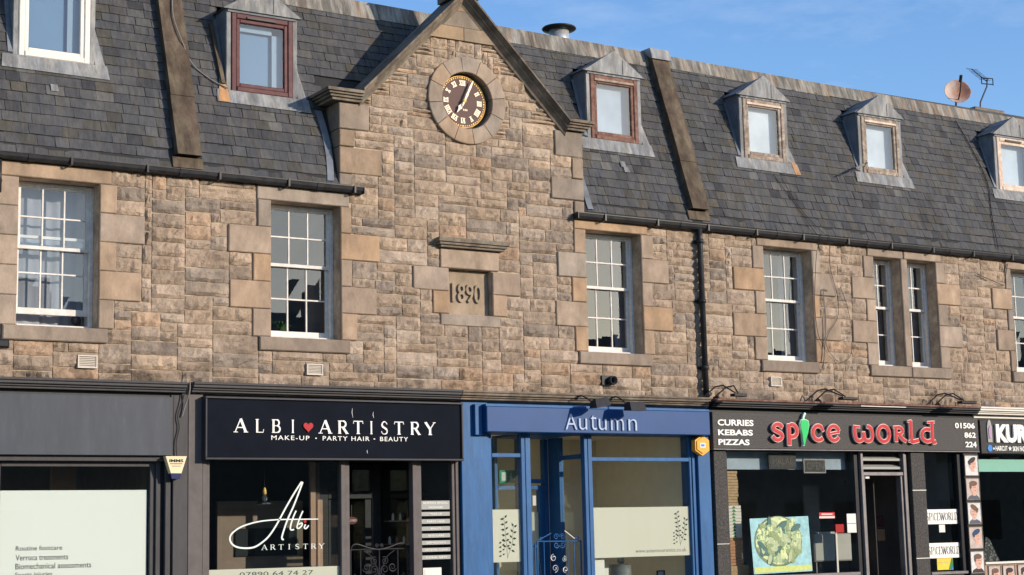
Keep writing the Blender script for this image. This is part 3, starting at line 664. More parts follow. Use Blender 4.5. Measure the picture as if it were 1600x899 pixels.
def dormer(i, x0, x1, zb, zt, frame, pane_backing, label, hood=True, wide=False, left_rust=False):
    h = house_of((x0 + x1) / 2); yf = ry(zb); xc = (x0 + x1) / 2
    zp = zt + .33; ov = .055
    mb = MB()
    if hood:      # hood: front sheet and two slopes running back into the roof
        mb.prism([(x0 - ov, zt - .02), (x1 + ov, zt - .02), (xc + .02, zp), (xc - .02, zp)], yf - .055, yf + .0)
        mb.prism([(x0 - ov + .01, zt + .002), (x1 + ov - .01, zt + .002), (xc, zp - .006)], yf - .001, ry(zp) + .05)
    else: mb.box(x0 - .05, x1 + .05, yf - .05, ry(zt) + .1, zt, zt + .06)
    d = mb.build('dormer', 'lead', h, label=label)
    if hood: B(xc + .142, xc + .16, yf - .064, yf - .0555, zt + .0, zt + .20).build('lead_roll', 'lead', d)
    for xa, xb in ((x0, x0 + .035), (x1 - .035, x1)):
        MB().xprism([(yf + .004, zb), (yf + .004, zt - .0), (ry(zt) + .05, zt - .0), (yf + .06, zb)], xa, xb).build('cheek', 'lead_dark', d)
    for xa, xb in ((x0 - .004, x0 + .06), (x1 - .06, x1 + .004)):
        CB(xa, xb, yf - .012, yf + .03, zb - .01, zt - .005, b=.006).build('lead_casing', 'lead', d)
    mb = MB(); mb.box(x0 + .01, x1 - .01, yf - .03, yf + .02, zt - .052, zt - .022); mb.build('soffit_board', 'lead_dark', d)
    # window frame
    fx0, fx1, fz0, fz1 = x0 + .062, x1 - .062, zb + .005, zt - .055
    t = .07; yo = yf - .028
    mb = MB()
    mb.cbox(fx0, fx0 + t, yo, yf + .05, fz0, fz1, b=.01); mb.cbox(fx1 - t, fx1, yo, yf + .05, fz0, fz1, b=.01)
    mb.cbox(fx0 + t, fx1 - t, yo + .002, yf + .05, fz1 - t, fz1, b=.01); mb.cbox(fx0 + t, fx1 - t, yo - .012, yf + .05, fz0, fz0 + t, b=.012)
    mb.build('window_frame', frame, d)
    s = .05; ix0, ix1, iz0, iz1 = fx0 + t, fx1 - t, fz0 + t, fz1 - t
    mb = MB(); ys = yo + .014
    mb.cbox(ix0, ix0 + s, ys, yf + .04, iz0, iz1, b=.008); mb.cbox(ix1 - s, ix1, ys, yf + .04, iz0, iz1, b=.008)
    mb.cbox(ix0 + s, ix1 - s, ys, yf + .04, iz1 - s, iz1, b=.008); mb.cbox(ix0 + s, ix1 - s, ys, yf + .04, iz0, iz0 + s, b=.008)
    mb.build('casement', frame, d)
    B(ix0 + s, ix1 - s, yf + .012, yf + .020, iz0 + s, iz1 - s).build('pane', 'glass', d)
    yb = yf + .12
    if pane_backing == 'curt':
        B(ix0, ix1, yb + .02, yb + .03, iz0, iz1).build('blind', 'blind_sky', d)  # blue sheet behind the pane carries the reflected sky as colour
        mb = MB(); mb.box(ix1 - s - .13, ix1, yb - .03, yb - .01, iz0, iz1); mb.box(ix0, ix1, yb - .03, yb - .01, iz1 - .13, iz1); mb.build('window_reveal', 'reveal_blue', d)
    else: B(ix0, ix1, yb, yb + .01, iz0, iz1).build('blind', pane_backing, d)
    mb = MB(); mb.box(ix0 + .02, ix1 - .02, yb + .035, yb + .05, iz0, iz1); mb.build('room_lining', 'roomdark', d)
    if i in (1, 5):
        mb = MB(); mb.box(xc - .22, xc + .18, yo - .016, yo + .004, fz1 - .062, fz1 - .036); mb.build('trickle_vent', 'gutter', d)
    if i in (2, 3, 4):
        mb = MB(); mb.cbox(ix0, ix1, yo - .012, yo + .02, iz1 - .022, iz1 + .012, b=.004); mb.build('drip_bar', 'pinkcream' if i != 2 else 'peeling', d)
        for k in range(5): B(x0 + .12 + k * .17, x0 + .17 + k * .17 + .02 * (k % 2), yf - .034, yf - .02, zt - .055, zt - .03 ).build('lead_clip', 'lead', d)
    # apron and side soakers lying on the slates
    za = zb - .19; o = .034
    mb = MB()
    def sheet(poly, o=.034, th=.006):          # poly in x,z laid on the roof
        n = len(poly); nn = n_ * o; n2 = n_ * (o - th)
        a = sum(poly[q][0] * poly[(q + 1) % n][1] - poly[(q + 1) % n][0] * poly[q][1] for q in range(n))
        if a < 0: poly = poly[::-1]
        v1 = [Vector((px, ry(pz), pz)) + nn for px, pz in poly]; v2 = [Vector((px, ry(pz), pz)) + n2 for px, pz in poly]
        mb.add(v1 + v2, [tuple(range(n)), tuple(range(2 * n - 1, n - 1, -1))] + [(q + n, (q + 1) % n + n, (q + 1) % n, q) for q in range(n)])
    sheet([(x0 - .15, za + .01), (x1 + .17, za), (x1 + .15, zb - .005), (x0 - .13, zb + .0)])
    mb.build('lead_apron', 'lead', d)
    mb = MB(); sheet([(x1 + .002, zb), (x1 + .13, zb - .002), (x1 + .05, zb + .5), (x1 + .002, zt - .1)], .030)
    mb.build('side_soaker', 'lead', d)
    mb = MB(); sheet([(x0 - .002, zb + .03), (x0 - .06, zb + .03), (x0 - .05, zt - .1), (x0 - .002, zt - .05)], .030)
    mb.build('side_soaker', 'lead_dark', d)
    if left_rust:
        mb = MB(); sheet([(x0 - .14, za + .012), (x0 + .02, za + .012), (x0 - .0, zb + .04), (x0 - .08, zb + .16)], .040); mb.build('rust_stain_strip', 'rust', d)
        mb = MB(); mb.tube([(x0 - .05, ry(zb) - .02, zb + .08), (x0 - .10, ry(zt) - .10, zt - .15)], .035, 4); mb.build('corner_batten', 'skew', d)
    if i == 3:
        mb = MB(); sheet([(x1 + .05, za), (x1 + .165, za), (x1 + .10, zb + .02), (x1 + .03, zb + .02)], .040); mb.build('rust_stain_strip', 'rust', d)
    return d
DL = ['wide cream framed dormer window at the left end of the roof', None, None, None, None, None]
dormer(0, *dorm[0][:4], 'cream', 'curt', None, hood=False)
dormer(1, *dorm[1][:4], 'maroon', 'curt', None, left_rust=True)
dormer(2, *dorm[2][:4], 'redbrown', 'blind_pale', None)
dormer(3, *dorm[3][:4], 'peeling', 'blind_white', None)
dormer(4, *dorm[4][:4], 'peeling', 'blind_white', None)
dormer(5, *dorm[5][:4], 'pinkcream', 'blind_white', None)
# small lead tingles on the slates
for (x, z, h) in ((5.70, 7.01, hA), (14.01, 6.90, hB), (14.05, 6.82, hB)):
    mb = MB(); s = .045
    vs = [Vector((x + a, ry(z + b), z + b)) + n_ * .034 for a, b in ((-s, -s), (s, -s), (s * .8, s), (-s * 1.1, s))]; mb.add(vs + [q - n_ * .006 for q in vs], [(0, 1, 2, 3), (7, 6, 5, 4), (0, 4, 5, 1), (1, 5, 6, 2), (2, 6, 7, 3), (3, 7, 4, 0)])
    mb.build('lead_patch', 'lead', h)

# ------------------------------------------------------------ sash windows
def sash_window(x0, x1, cols, lift=0.0, backing='curtain', h=None, m='whitepaint'):
    h = h or house_of((x0 + x1) / 2); z0, z1 = 4.115, 5.83
    yo = .185; f = .045
    mb = MB()
    mb.cbox(x0, x0 + f, yo, .36, z0, z1, b=.004); mb.cbox(x1 - f, x1, yo, .36, z0, z1, b=.004)
    mb.cbox(x0 + f, x1 - f, yo + .002, .36, z1 - .035, z1, b=.004); mb.cbox(x0 + f, x1 - f, yo - .04, .36, z0, z0 + .035, b=.01)
    w = mb.build('sash_window', m, h)
    zm = 5.06; ix0, ix1 = x0 + f, x1 - f
    for (za, zb, ya, nm) in ((zm - .02, z1 - .035, yo + .018, 'upper'), (z0 + .035 + lift, zm + .02 + lift, yo + .062, 'lower')):
        st = .042; bt = .042 if nm == 'upper' else .075; tp = .035 if nm == 'upper' else .036
        mb = MB()
        mb.cbox(ix0, ix0 + st, ya, ya + .038, za, zb, b=.003); mb.cbox(ix1 - st, ix1, ya, ya + .038, za, zb, b=.003)
        mb.cbox(ix0 + st, ix1 - st, ya + .001, ya + .037, za, za + bt, b=.003); mb.cbox(ix0 + st, ix1 - st, ya + .001, ya + .037, zb - tp, zb, b=.003)
        mb.build('sash', m, w)
        gx0, gx1, gz0, gz1 = ix0 + st, ix1 - st, za + bt, zb - tp
        for k in range(1, cols):
            xx = gx0 + (gx1 - gx0) * k / cols; CB(xx - .010, xx + .010, ya + .006, ya + .032, gz0, gz1, b=.003).build('glazing_bar', m, w)
        zz = (gz0 + gz1) / 2; CB(gx0, gx1, ya + .004, ya + .030, zz - .010, zz + .010, b=.003).build('glazing_bar', m, w)
        rr = random.Random(int(x0 * 97 + za * 13))
        for k in range(cols):
            for j in range(2):
                a = gx0 + (gx1 - gx0) * k / cols; b = gx0 + (gx1 - gx0) * (k + 1) / cols; c = gz0 + (gz1 - gz0) * j / 2; e = gz0 + (gz1 - gz0) * (j + 1) / 2
                dy = [rr.uniform(-.0011, .0011) for _ in range(4)]; yq = ya + .018
                mb = MB(); mb.add([(a, yq + dy[0], c), (b, yq + dy[1], c), (b, yq + dy[2], e), (a, yq + dy[3], e), (a, yq + .003 + dy[0], c), (b, yq + .003 + dy[1], c), (b, yq + .003 + dy[2], e), (a, yq + .003 + dy[3], e)],
                                  [(0, 1, 2, 3), (7, 6, 5, 4), (0, 4, 5, 1), (1, 5, 6, 2), (2, 6, 7, 3), (3, 7, 4, 0)])
                mb.build('pane', 'glass', w)
    # room behind
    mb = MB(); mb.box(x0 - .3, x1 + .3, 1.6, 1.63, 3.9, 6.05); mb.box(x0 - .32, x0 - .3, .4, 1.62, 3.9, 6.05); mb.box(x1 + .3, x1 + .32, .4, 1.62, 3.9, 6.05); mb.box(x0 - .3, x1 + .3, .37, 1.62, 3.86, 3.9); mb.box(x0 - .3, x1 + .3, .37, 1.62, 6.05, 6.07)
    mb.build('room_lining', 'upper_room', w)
    def folds(xa, xb, y, m_, za=4.15, zb=5.85, amp=.007, nm='curtain'):
        n = max(6, int((xb - xa) / .022)); rr = random.Random(int(xa * 50)); ph = rr.random() * 6
        t = [(xa + (xb - xa) * i / n, y + amp * math.sin(i * .9 + ph) + amp * .6 * math.sin(i * .37 + 1)) for i in range(n + 1)]
        mb = MB(); mb.add([(x, yy, za) for x, yy in t] + [(x, yy, zb) for x, yy in t] + [(x, yy + .004, za) for x, yy in t] + [(x, yy + .004, zb) for x, yy in t],
                          [(i, i + 1, i + n + 2, i + n + 1) for i in range(n)] + [(i + 2 * n + 3, i + 2 * n + 2, i + 3 * n + 3, i + 3 * n + 4) for i in range(n)])
        mb.build(nm, m_, w, smooth=True)
    return w, folds
w1, fd = sash_window(5.22, 6.17, 3, lift=.13); fd(5.2, 5.62, .44, 'curtain'); fd(5.60, 6.2, .47, 'curtain', amp=.012)
w2, fd = sash_window(8.36, 9.32, 3); fd(9.08, 9.34, .45, 'curtaindk')
w3, fd = sash_window(13.13, 14.08, 3); fd(13.1, 13.22, .45, 'curtain'); fd(13.92, 14.1, .45, 'curtain')
w4, fd = sash_window(16.37, 17.32, 3); fd(17.05, 17.34, .45, 'curtain')
w5, fd = sash_window(18.62, 19.20, 2, h=hC); fd(19.05, 19.22, .45, 'curtain')
w6, fd = sash_window(19.35, 19.98, 2, h=hC); fd(19.78, 20.0, .45, 'curtain')
w7, fd = sash_window(21.74, 22.70, 3, h=hC); fd(21.7, 22.0, .45, 'curtain')
# sill plant inside the second window
t = thing('potted_plant', 'spiky green potted plant behind the lower panes of the second sash window', 'plant', (8.80, .62, 4.10))
MB().lathe((8.80, .62, 4.10), [(.05, 0), (.075, .12), (.08, .12), (.08, .14), (.02, .14)], 14).build('plant_pot', 'terracotta', t)
rp = random.Random(3)
for k in range(26):
    a = rp.uniform(0, 6.28); l = rp.uniform(.16, .34); tx, ty = math.cos(a) * l * .7, math.sin(a) * l * .35; mb = MB(); b0 = Vector((8.80, .62, 4.23))
    pts = [b0 + Vector((tx * u, ty * u, l * (1.5 * u - 1.1 * u * u))) for u in (0, .25, .5, .75, 1)]
    s = Vector((-math.sin(a), math.cos(a) * .4, 0)) * .012; vs = []
    for i, p in enumerate(pts): q = s * (1, 1.3, 1.1, .7, .1)[i]; vs += [p - q, p + q]
    mb.add(vs + [v_ + Vector((0, .003, .002)) for v_ in vs], [(2 * i, 2 * i + 1, 2 * i + 3, 2 * i + 2) for i in range(4)] + [(2 * i + 12, 2 * i + 13, 2 * i + 11, 2 * i + 10) for i in range(4)])
    mb.build('leaf', 'leaf', t)
# ------------------------------------------------------------ gutters, downpipe, flues, vents, cowl, aerials
def gutter(x0, x1, z0, z1, label):
    zc = (z0 + z1) / 2; prof = [(-.03, z1), (-.035, z0 + .03), (-.06, z0 + .008), (-.09, z0), (-.12, z0 + .010), (-.142, z0 + .035), (-.150, z1 - .012), (-.158, z1 - .010), (-.158, z1), (-.145, z1), (-.13, z0 + .04), (-.09, z0 + .015), (-.05, z0 + .035), (-.045, z1)]
    t = thing('gutter', label, 'gutter', ((x0 + x1) / 2, -.09, z0), 'black gutters under the slates')
    x = x0
    while x < x1 - .01:
        xe = min(x + 1.83, x1); MB().xprism(prof, x + .001, xe).build('gutter_length', 'gutter', t); 
        if xe < x1: MB().xprism([(q[0] - .006 if q[0] < -.1 else q[0], q[1] - .006 if q[1] < zc else q[1] + .001) for q in prof[:9]] , xe - .04, xe + .04).build('union_clip', 'gutter', t)
        x = xe
    q = x0 + .45
    while q < x1 - .1: B(q - .012, q + .012, -.165, -.02, z0 - .008, z0 - .001).build('gutter_bracket', 'gutter', t); B(q - .012, q + .012, -.170, -.1595, z0 - .006, z1 + .004).build('gutter_bracket', 'gutter', t); q += .92
    if x1 < 12: B(x1 + .001, x1 + .012, -.16, -.03, z0 - .004, z1).build('stop_end', 'gutter', t)
    else: B(x0 - .012, x0 - .001, -.16, -.03, z0 - .004, z1).build('stop_end', 'gutter', t)
    return t
gutter(3.5, 9.60, 6.01, 6.095, 'black painted gutter left of the clock gable, above the two left sash windows')
gutter(12.94, 25.9, 5.965, 6.05, 'long black painted gutter right of the clock gable, joined by the downpipe')
t = thing('downpipe', 'black cast iron downpipe running down the wall right of the clock gable', 'pipe', (15.12, -.09, 3.45))
MB().tube([(15.11, -.09, 5.99), (15.11, -.09, 5.85), (15.115, -.095, 3.45)], .043, 12).build('pipe_run', 'gutter', t, smooth=True)
for z in (5.80, 4.92, 3.95):
    MB().tube([(15.112, -.092, z - .03), (15.112, -.092, z + .03)], .056, 12).build('socket_collar', 'gutter', t, smooth=True)
    B(15.03, 15.195, -.05, -.005, z - .02, z + .02).build('pipe_bracket', 'gutter', t)
t = thing('downpipe', 'short black pipe top beside the far left sash window', 'pipe', (5.02, -.06, 5.75))
MB().tube([(4.985, -.075, 6.0), (4.985, -.075, 5.62)], .022, 8).build('pipe_run', 'gutter', t, smooth=True)
B(4.95, 5.02, -.05, -.005, 5.75, 5.78).build('pipe_bracket', 'gutter', t)
def wall_vent(x0, x1, z0, z1, label):
    t = thing('air_vent', label, 'vent', ((x0 + x1) / 2, -.05, z0), 'louvred air vents in the stone wall')
    y = -.062
    mb = MB(); mb.box(x0, x1, y, -.0, z0, z0 + .014); mb.box(x0, x1, y, 0, z1 - .014, z1); mb.box(x0, x0 + .014, y + .001, 0, z0 + .014, z1 - .014); mb.box(x1 - .014, x1, y + .001, 0, z0 + .014, z1 - .014)
    mb.build('vent_frame', 'vent', t); B(x0 + .014, x1 - .014, -.03, -.01, z0 + .014, z1 - .014).build('vent_back', 'black', t)
    n = 6
    for k in range(n):
        z = z0 + .016 + (z1 - z0 - .03) * k / n; mb = MB(); mb.xprism([(y + .004, z), (y + .008, z - .004), (-.032, z + .014), (-.036, z + .018)], x0 + .015, x1 - .015); mb.build('louvre', 'vent', t)
wall_vent(5.93, 6.16, 3.64, 3.79, 'cream louvred vent in the stonework below the far left sash window')
wall_vent(8.83, 9.05, 3.65, 3.79, 'cream louvred vent in the stonework below the window with the houseplant')
wall_vent(16.38, 16.58, 3.72, 3.86, 'weathered louvred vent in the stonework above the restaurant sign')
t = thing('boiler_flue', 'black round flue pipe poking from a dark hole above the blue shop cornice', 'flue', (13.47, -.1, 3.65))
B(13.32, 13.53, -.052, -.01, 3.655, 3.785).build('flue_plate', 'black', t)
MB().lathe((13.47, -.03, 3.715), [(.062, 0), (.062, .10), (.05, .10), (.05, .02)], 18, Vector((0, -1, 0))).build('flue_pipe', 'iron', t, smooth=True)
t = thing('roof_cowl', 'round black flue cowl on a short silver pipe behind the ridge', 'cowl', (13.57, 1.15, 8.85))
MB().lathe((13.57, 1.15, 8.75), [(.15, 0), (.15, .36)], 20).build('flue_pipe', 'steel', t, smooth=True)
MB().lathe((13.57, 1.15, 9.09), [(.09, 0), (.25, .03), (.262, .045), (.25, .06), (.10, .105), (.02, .12)], 26).build('cowl_cap', 'black', t, smooth=True)
t = thing('satellite_dish', 'rusting pale satellite dish standing on the roof ridge', 'satellite dish', (21.97, 1.1, 8.86))
dn = Vector((-.50, -.80, .30)).normalized(); dc = Vector((21.97, 1.1, 9.17)); prof = [(.005, 0), (.09, .008), (.17, .03), (.225, .055), (.235, .058), (.235, .052), (.16, .02), (.05, -.006), (.005, -.008)]
MB().lathe(dc, prof, 28, dn).build('dish_bowl', 'dish', t, smooth=True)
MB().tube([dc - Vector((0, 0, .18)) + dn * .02, dc + dn * .22 - Vector((0, 0, .10)), dc + dn * .33 + Vector((0, 0, .05))], .012, 6).build('feed_arm', 'iron', t)
MB().tube([dc + dn * .32 + Vector((-.02, 0, .02)), dc + dn * .40 + Vector((-.02, 0, .09))], .028, 8).build('receiver', 'iron', t)
MB().lathe(dc - dn * .08, [(.07, 0), (.07, .06)], 10, dn).build('dish_mount', 'iron', t)
MB().tube([dc - dn * .04, (21.99, 1.16, 8.95), (21.99, 1.16, 8.78)], .02, 6).build('dish_pole', 'iron', t)
t = thing('tv_aerial', 'thin television aerial on a bent pole beside the satellite dish', 'aerial', (22.98, 1.5, 8.9))
MB().tube([(22.96, 1.5, 8.85), (23.0, 1.5, 9.22), (23.2, 1.5, 9.54), (23.22, 1.5, 9.67)], .015, 6).build('aerial_mast', 'iron', t)
a0, a1 = Vector((22.74, 1.42, 9.79)), Vector((23.25, 1.55, 9.66)); MB().tube([a0, a1], .009, 6).build('aerial_boom', 'iron', t)
for k in range(9):
    p = a0 + (a1 - a0) * k / 9; MB().tube([p + Vector((-.04, .1, .035)), p - Vector((-.04, .1, .035))], .0045, 4).build('aerial_rod', 'iron', t)
mb = MB(); c0 = Vector((23.24, 1.52, 9.65))
for z in (-.055, .055): mb.tube([c0 + Vector((-.15, 0, z - .01)), c0 + Vector((.15, 0, z + .012))], .010, 5)
for x in (-.15, 0, .15): mb.tube([c0 + Vector((x, 0, -.06)), c0 + Vector((x, 0, .06))], .010, 5)
mb.build('reflector', 'iron', t)
MB().box(22.30, 23.05, 1.0, 1.35, 8.80, 8.945).build('chimney_slab', 'coping', None, 'low stone capping just behind the ridge beside the aerial', 'chimney base')
t = thing('tv_aerial', 'small stick aerial fixed beside the second of the three small dormers', 'aerial', (18.6, .25, 7.3))
MB().tube([(18.33, .12, 7.20), (18.93, .30, 7.44)], .010, 6).build('aerial_boom', 'iron', t)
MB().tube([(18.52, .15, 7.275), (18.80, .25, 7.39)], .020, 6).build('aerial_tube', 'cable', t)
for q in (.2, .5, .9):
    p = Vector((18.33, .12, 7.20)).lerp(Vector((18.93, .30, 7.44)), q); MB().tube([p + Vector((.0, -.03, .05)), p - Vector((0, -.03, .05))], .005, 4).build('aerial_rod', 'iron', t)
def cable(pts, r, m, label, cat='cable', k=6): return MB().tube(crom(pts, k), r, 5).build('cable', m, None, label, cat)
def onroof(x, z, o=.04): return (x, ry(z) - o, z)
cable([onroof(7.30, 8.5, .16), onroof(7.28, 8.2, .165), onroof(7.36, 7.85, .16), onroof(7.50, 7.60, .05), onroof(7.72, 7.42), onroof(7.93, 7.31, .07)], .009, 'cable', 'pale grey cable looping over the brown roof slab to the maroon dormer')
cable([onroof(16.9, 7.05), onroof(17.15, 6.6), onroof(17.38, 6.12, .06), (17.40, -.17, 6.03), (17.38, -.08, 5.75), (17.31, -.07, 5.05), (17.34, -.07, 4.56), (17.46, -.07, 4.3), (17.40, -.07, 4.05), (17.35, -.07, 3.95)], .0045, 'dcable', 'dark cable dropping from the slates beside the fourth large sash window')
cable([onroof(17.05, 7.0), onroof(17.25, 6.5), onroof(17.55, 6.12, .06), (17.58, -.17, 6.03), (17.66, -.07, 5.6), (17.80, -.06, 5.1), (17.76, -.06, 4.8), (17.55, -.07, 4.55), (17.46, -.07, 4.3), (17.42, -.07, 4.0)], .004, 'dcable', 'dark cable curving over the stones towards the coiled bunch')
cable([(17.50, -.06, 5.18), (17.53, -.06, 4.8), (17.50, -.07, 4.4), (17.62, -.06, 4.22), (17.80, -.06, 4.12), (18.0, -.06, 4.25), (18.05, -.06, 4.6), (17.98, -.06, 5.0), (17.86, -.06, 5.3)], .0035, 'dcable', 'dark cable hanging in a wide loop across the stones')
cable([(17.60, -.06, 5.22), (17.52, -.07, 5.24), (17.49, -.075, 5.18), (17.50, -.075, 4.7), (17.46, -.075, 4.3), (17.40, -.075, 3.98)], .008, 'cable', 'thicker grey cable rising straight to a bent end')
cable([onroof(21.55, 8.55), onroof(21.72, 8.0), onroof(21.8, 7.4), onroof(21.62, 6.8), onroof(21.45, 6.15, .06)], .008, 'dcable', 'dark cable running down the slates below the satellite dish')
cable([(21.66, -.05, 5.92), (21.58, -.06, 5.7), (21.55, -.06, 5.55), (21.2, -.06, 5.62), (20.9, -.06, 5.70)], .006, 'dcable', 'thin wire on the wall beside the far right window')
cable([(7.24, -.10, 3.49), (7.20, -.07, 3.30), (7.145, -.055, 3.11), (7.165, -.055, 2.97), (7.13, -.055, 2.80), (7.135, -.06, 2.63)], .007, 'dcable', 'black wire hanging down the charcoal pilaster to the cream alarm box')
cable([(7.27, -.13, 3.50), (7.265, -.12, 3.38), (7.24, -.07, 3.25), (7.20, -.055, 3.10)], .010, 'cable', 'pale frayed wire over the cornice joint above the cream alarm box')
t = thing('wall_floodlight', 'small black floodlight on the wall at the far left edge', 'light', (5.02, -.12, 3.8))
MB().tube([(5.0, -.03, 3.90), (5.0, -.14, 3.90)], .014, 6).build('lamp_arm', 'iron', t)
MB().cbox(4.92, 5.10, -.22, -.10, 3.82, 3.92, b=.02).build('lamp_head', 'black', t)
t = thing('window_camera', 'small dark round device on the inner sill of the far left sash window', 'camera', (6.04, .25, 4.15))
MB().lathe((6.03, .33, 4.235), [(.03, 0), (.055, .03), (.058, .07), (.03, .10)], 14, Vector((-.5, -1, 0))).build('camera_body', 'black', t, smooth=True); MB().tube([(6.03, .28, 4.15), (6.03, .27, 4.22)], .03, 8).build('camera_foot', 'black', t)

# ------------------------------------------------------------ clock
ck = thing('wall_clock', 'round brown clock with gilt Roman numerals set in the gable', 'clock', (CX, .1, CZc - .36))
CZ, CXd = 7.457, 11.205
MB().lathe((CX, .125, CZ), [(.41, 0), (.41, .02)], 40, Vector((0, -1, 0))).build('clock_back', 'coping', ck)
MB().lathe((CXd, .118, CZ), [(.358, 0), (.358, .083)], 48, Vector((0, -1, 0))).build('dial', 'dial', ck)
mb = MB(); nseg = 64; pts = [(CXd + .357 * math.cos(2 * math.pi * k / nseg), .034, CZ + .357 * math.sin(2 * math.pi * k / nseg)) for k in range(nseg + 1)]; mb.tube(pts, .006, 6); mb.build('dial_rim', 'gold', ck, smooth=True)
mb = MB()
for k in range(60):
    a = 2 * math.pi * k / 60; s_ = .0085 if k % 5 else .012; mb.lathe((CXd + .335 * math.cos(a), .034, CZ + .335 * math.sin(a)), [(s_, 0), (s_, .004)], 6, Vector((0, -1, 0)))
mb.build('minute_dots', 'gold', ck, kind='stuff')
def numeral(s, ang):
    mb = MB(); W = {'I': .026, 'V': .046, 'X': .046}; tot = sum(W[c] for c in s); u = -tot / 2; h = .068; r0 = .262; q = 0
    er, et = (math.sin(ang), math.cos(ang)), (math.cos(ang), -math.sin(ang))
    def T(a, b): return (CXd + er[0] * (r0 + b) + et[0] * a, CZ + er[1] * (r0 + b) + et[1] * a)
    for c in s:
        w = W[c]; m_ = u + w / 2
        segs = {'I': [((m_, -h / 2), (m_, h / 2), .017)], 'V': [((u + .006, h / 2), (m_, -h / 2), .015), ((u + w - .006, h / 2), (m_, -h / 2), .010)],
                'X': [((u + .005, h / 2), (u + w - .005, -h / 2), .016), ((u + w - .005, h / 2), (u + .005, -h / 2), .010)]}[c]
        for a, b, ww in segs: mb.ribbon([T(*a), T(*b)], ww, .028 - q * .0004, .0345); q += 1
        u += w
    for b in (-h / 2, h / 2): mb.ribbon([T(-tot / 2 + .001, b), T(tot / 2 - .001, b)], .007, .0265 - .0003 * (b > 0), .0345)
    mb.build('numeral', 'numwhite', ck)
for k, s_ in enumerate(['XII', 'I', 'II', 'III', 'IIII', 'V', 'VI', 'VII', 'VIII', 'IX', 'X', 'XI']): numeral(s_, R(30 * k))
def hand(nm, ang, pr, y):
    er, et = (math.sin(ang), math.cos(ang)), (math.cos(ang), -math.sin(ang)); n = len(pr)
    poly = [(CXd + er[0] * r_ + et[0] * w_, CZ + er[1] * r_ + et[1] * w_) for r_, w_ in pr] + [(CXd + er[0] * r_ - et[0] * w_, CZ + er[1] * r_ - et[1] * w_) for r_, w_ in pr[::-1]]
    mb = MB(); L_, R_ = poly[:n], poly[n:][::-1]
    for i in range(n - 1): mb.prism([L_[i], L_[i + 1], R_[i + 1], R_[i]], y, y + .012)
    return mb.build(nm, 'numwhite', ck)
hand('minute_hand', R(25), [(-.08, .007), (-.04, .012), (.06, .014), (.10, .018), (.14, .013), (.22, .016), (.30, .009), (.325, .003)], -.030)
hand('hour_hand', R(213), [(-.04, .008), (.04, .010), (.08, .020), (.11, .032), (.135, .014), (.18, .006), (.20, .002)], -.008)
MB().lathe((CXd, .01, CZ), [(.022, 0), (.022, .045), (.012, .05)], 14, Vector((0, -1, 0))).build('hub', 'gold', ck)
[B(CXd + .01 + .024 * k, CXd + .024 + .024 * k, .030, .0345, CZ - .122, CZ - .098).build('dial_mark', 'numwhite', ck) for k in range(3)]

# ------------------------------------------------------------ helpers for shopfronts
def cornice(x0, x1, t, m, ztop=3.50, top=None, left=True, right=True):
    for (za, zb, p) in ((ztop - .030, ztop, .185), (ztop - .066, ztop - .033, .17), (ztop - .092, ztop - .069, .135), (ztop - .12, ztop - .095, .11)):
        MB().cbox(x0, x1, -p, .02, za, zb, b=.006).build('cornice_moulding', (top or m) if za > ztop - .05 else m, t)
def room(t, x0, x1, y1, m, z0=.05, z1=3.0, y0=.16, fl='roomdark'):
    B(x0, x1, y1, y1 + .05, z0, z1).build('back_wall', m, t); B(x0 - .05, x0, y0, y1, z0, z1).build('side_wall', m, t); B(x1, x1 + .05, y0, y1, z0, z1).build('side_wall', m, t)
    B(x0, x1, y0, y1, z1, z1 + .05).build('ceiling', m, t); B(x0, x1, y0, y1, z0 - .05, z0).build('shop_floor', fl, t)
def pane(t, x0, x1, z0, z1, y, m='shopglass', nm='pane'): return B(x0, x1, y, y + .006, z0, z1).build(nm, m, t)
def member(t, m, x0, x1, y0, y1, z0, z1, nm='frame_member', b=.005): return CB(x0, x1, y0, y1, z0, z1, b=b).build(nm, m, t)
def pane_y(t, x, y0, y1, z0, z1, m='shopglass'): return B(x, x + .006, y0, y1, z0, z1).build('pane', m, t)

# ------------------------------------------------------------ grey shopfront at the left
g = thing('grey_shopfront', 'charcoal shopfront with a blank grey sign board at the far left', 'shopfront', (5.6, -.05, 0))
cornice(3.6, 7.22, g, 'darkgrey')
member(g, 'darkgrey', 3.6, 7.28, -.015, .30, 2.57, 3.378, 'fascia_board')
member(g, 'fasciagrey', 3.6, 7.065, -.085, -.016, 2.635, 3.325, 'blank_sign_board', b=.004)
member(g, 'darkgrey', 7.07, 7.10, -.035, -.016, 2.60, 3.36)
for (a, b, y) in ((4.98, 5.05, .03), (5.05, 5.11, .08), (6.86, 6.92, .08), (6.92, 6.975, .045), (7.02, 7.085, .0)): member(g, 'darkgrey', a, b, y, .2, .0, 2.568)
member(g, 'black', 6.978, 7.018, .06, .2, 0, 2.566)
member(g, 'darkgrey', 5.112, 6.858, .08, .2, 2.51, 2.567); member(g, 'darkgrey', 5.112, 6.858, .02, .2, .05, .60, 'stallriser')
pane(g, 5.11, 6.86, .60, 2.51, .12); pane(g, 3.6, 4.98, .6, 2.51, .12); member(g, 'darkgrey', 3.6, 4.98, .08, .2, 2.51, 2.567)
room(g, 3.5, 7.2, 3.6, 'room')
B(6.15, 6.45, 1.6, 1.7, .1, 2.95).build('wall_pier', 'warm', g)
fl_ = B(5.113, 6.84, .128, .131, .60, 2.24).build('frosted_film', 'film', None, 'pale frosted film filling most of the far left shop window', 'window film')
for i, (s_, w_) in enumerate((('Routine footcare', .53), ('Verruca treatments', .60), ('Biomechanical assessments', .87), ('Sports injuries', .42))):
    z = 1.565 - .098 * i; text('printed_line', s_, 5.31, 5.31 + w_, z - (.012 if i not in (0,) else 0), z + .052, .1272, .001, 'print', fl_, .004)
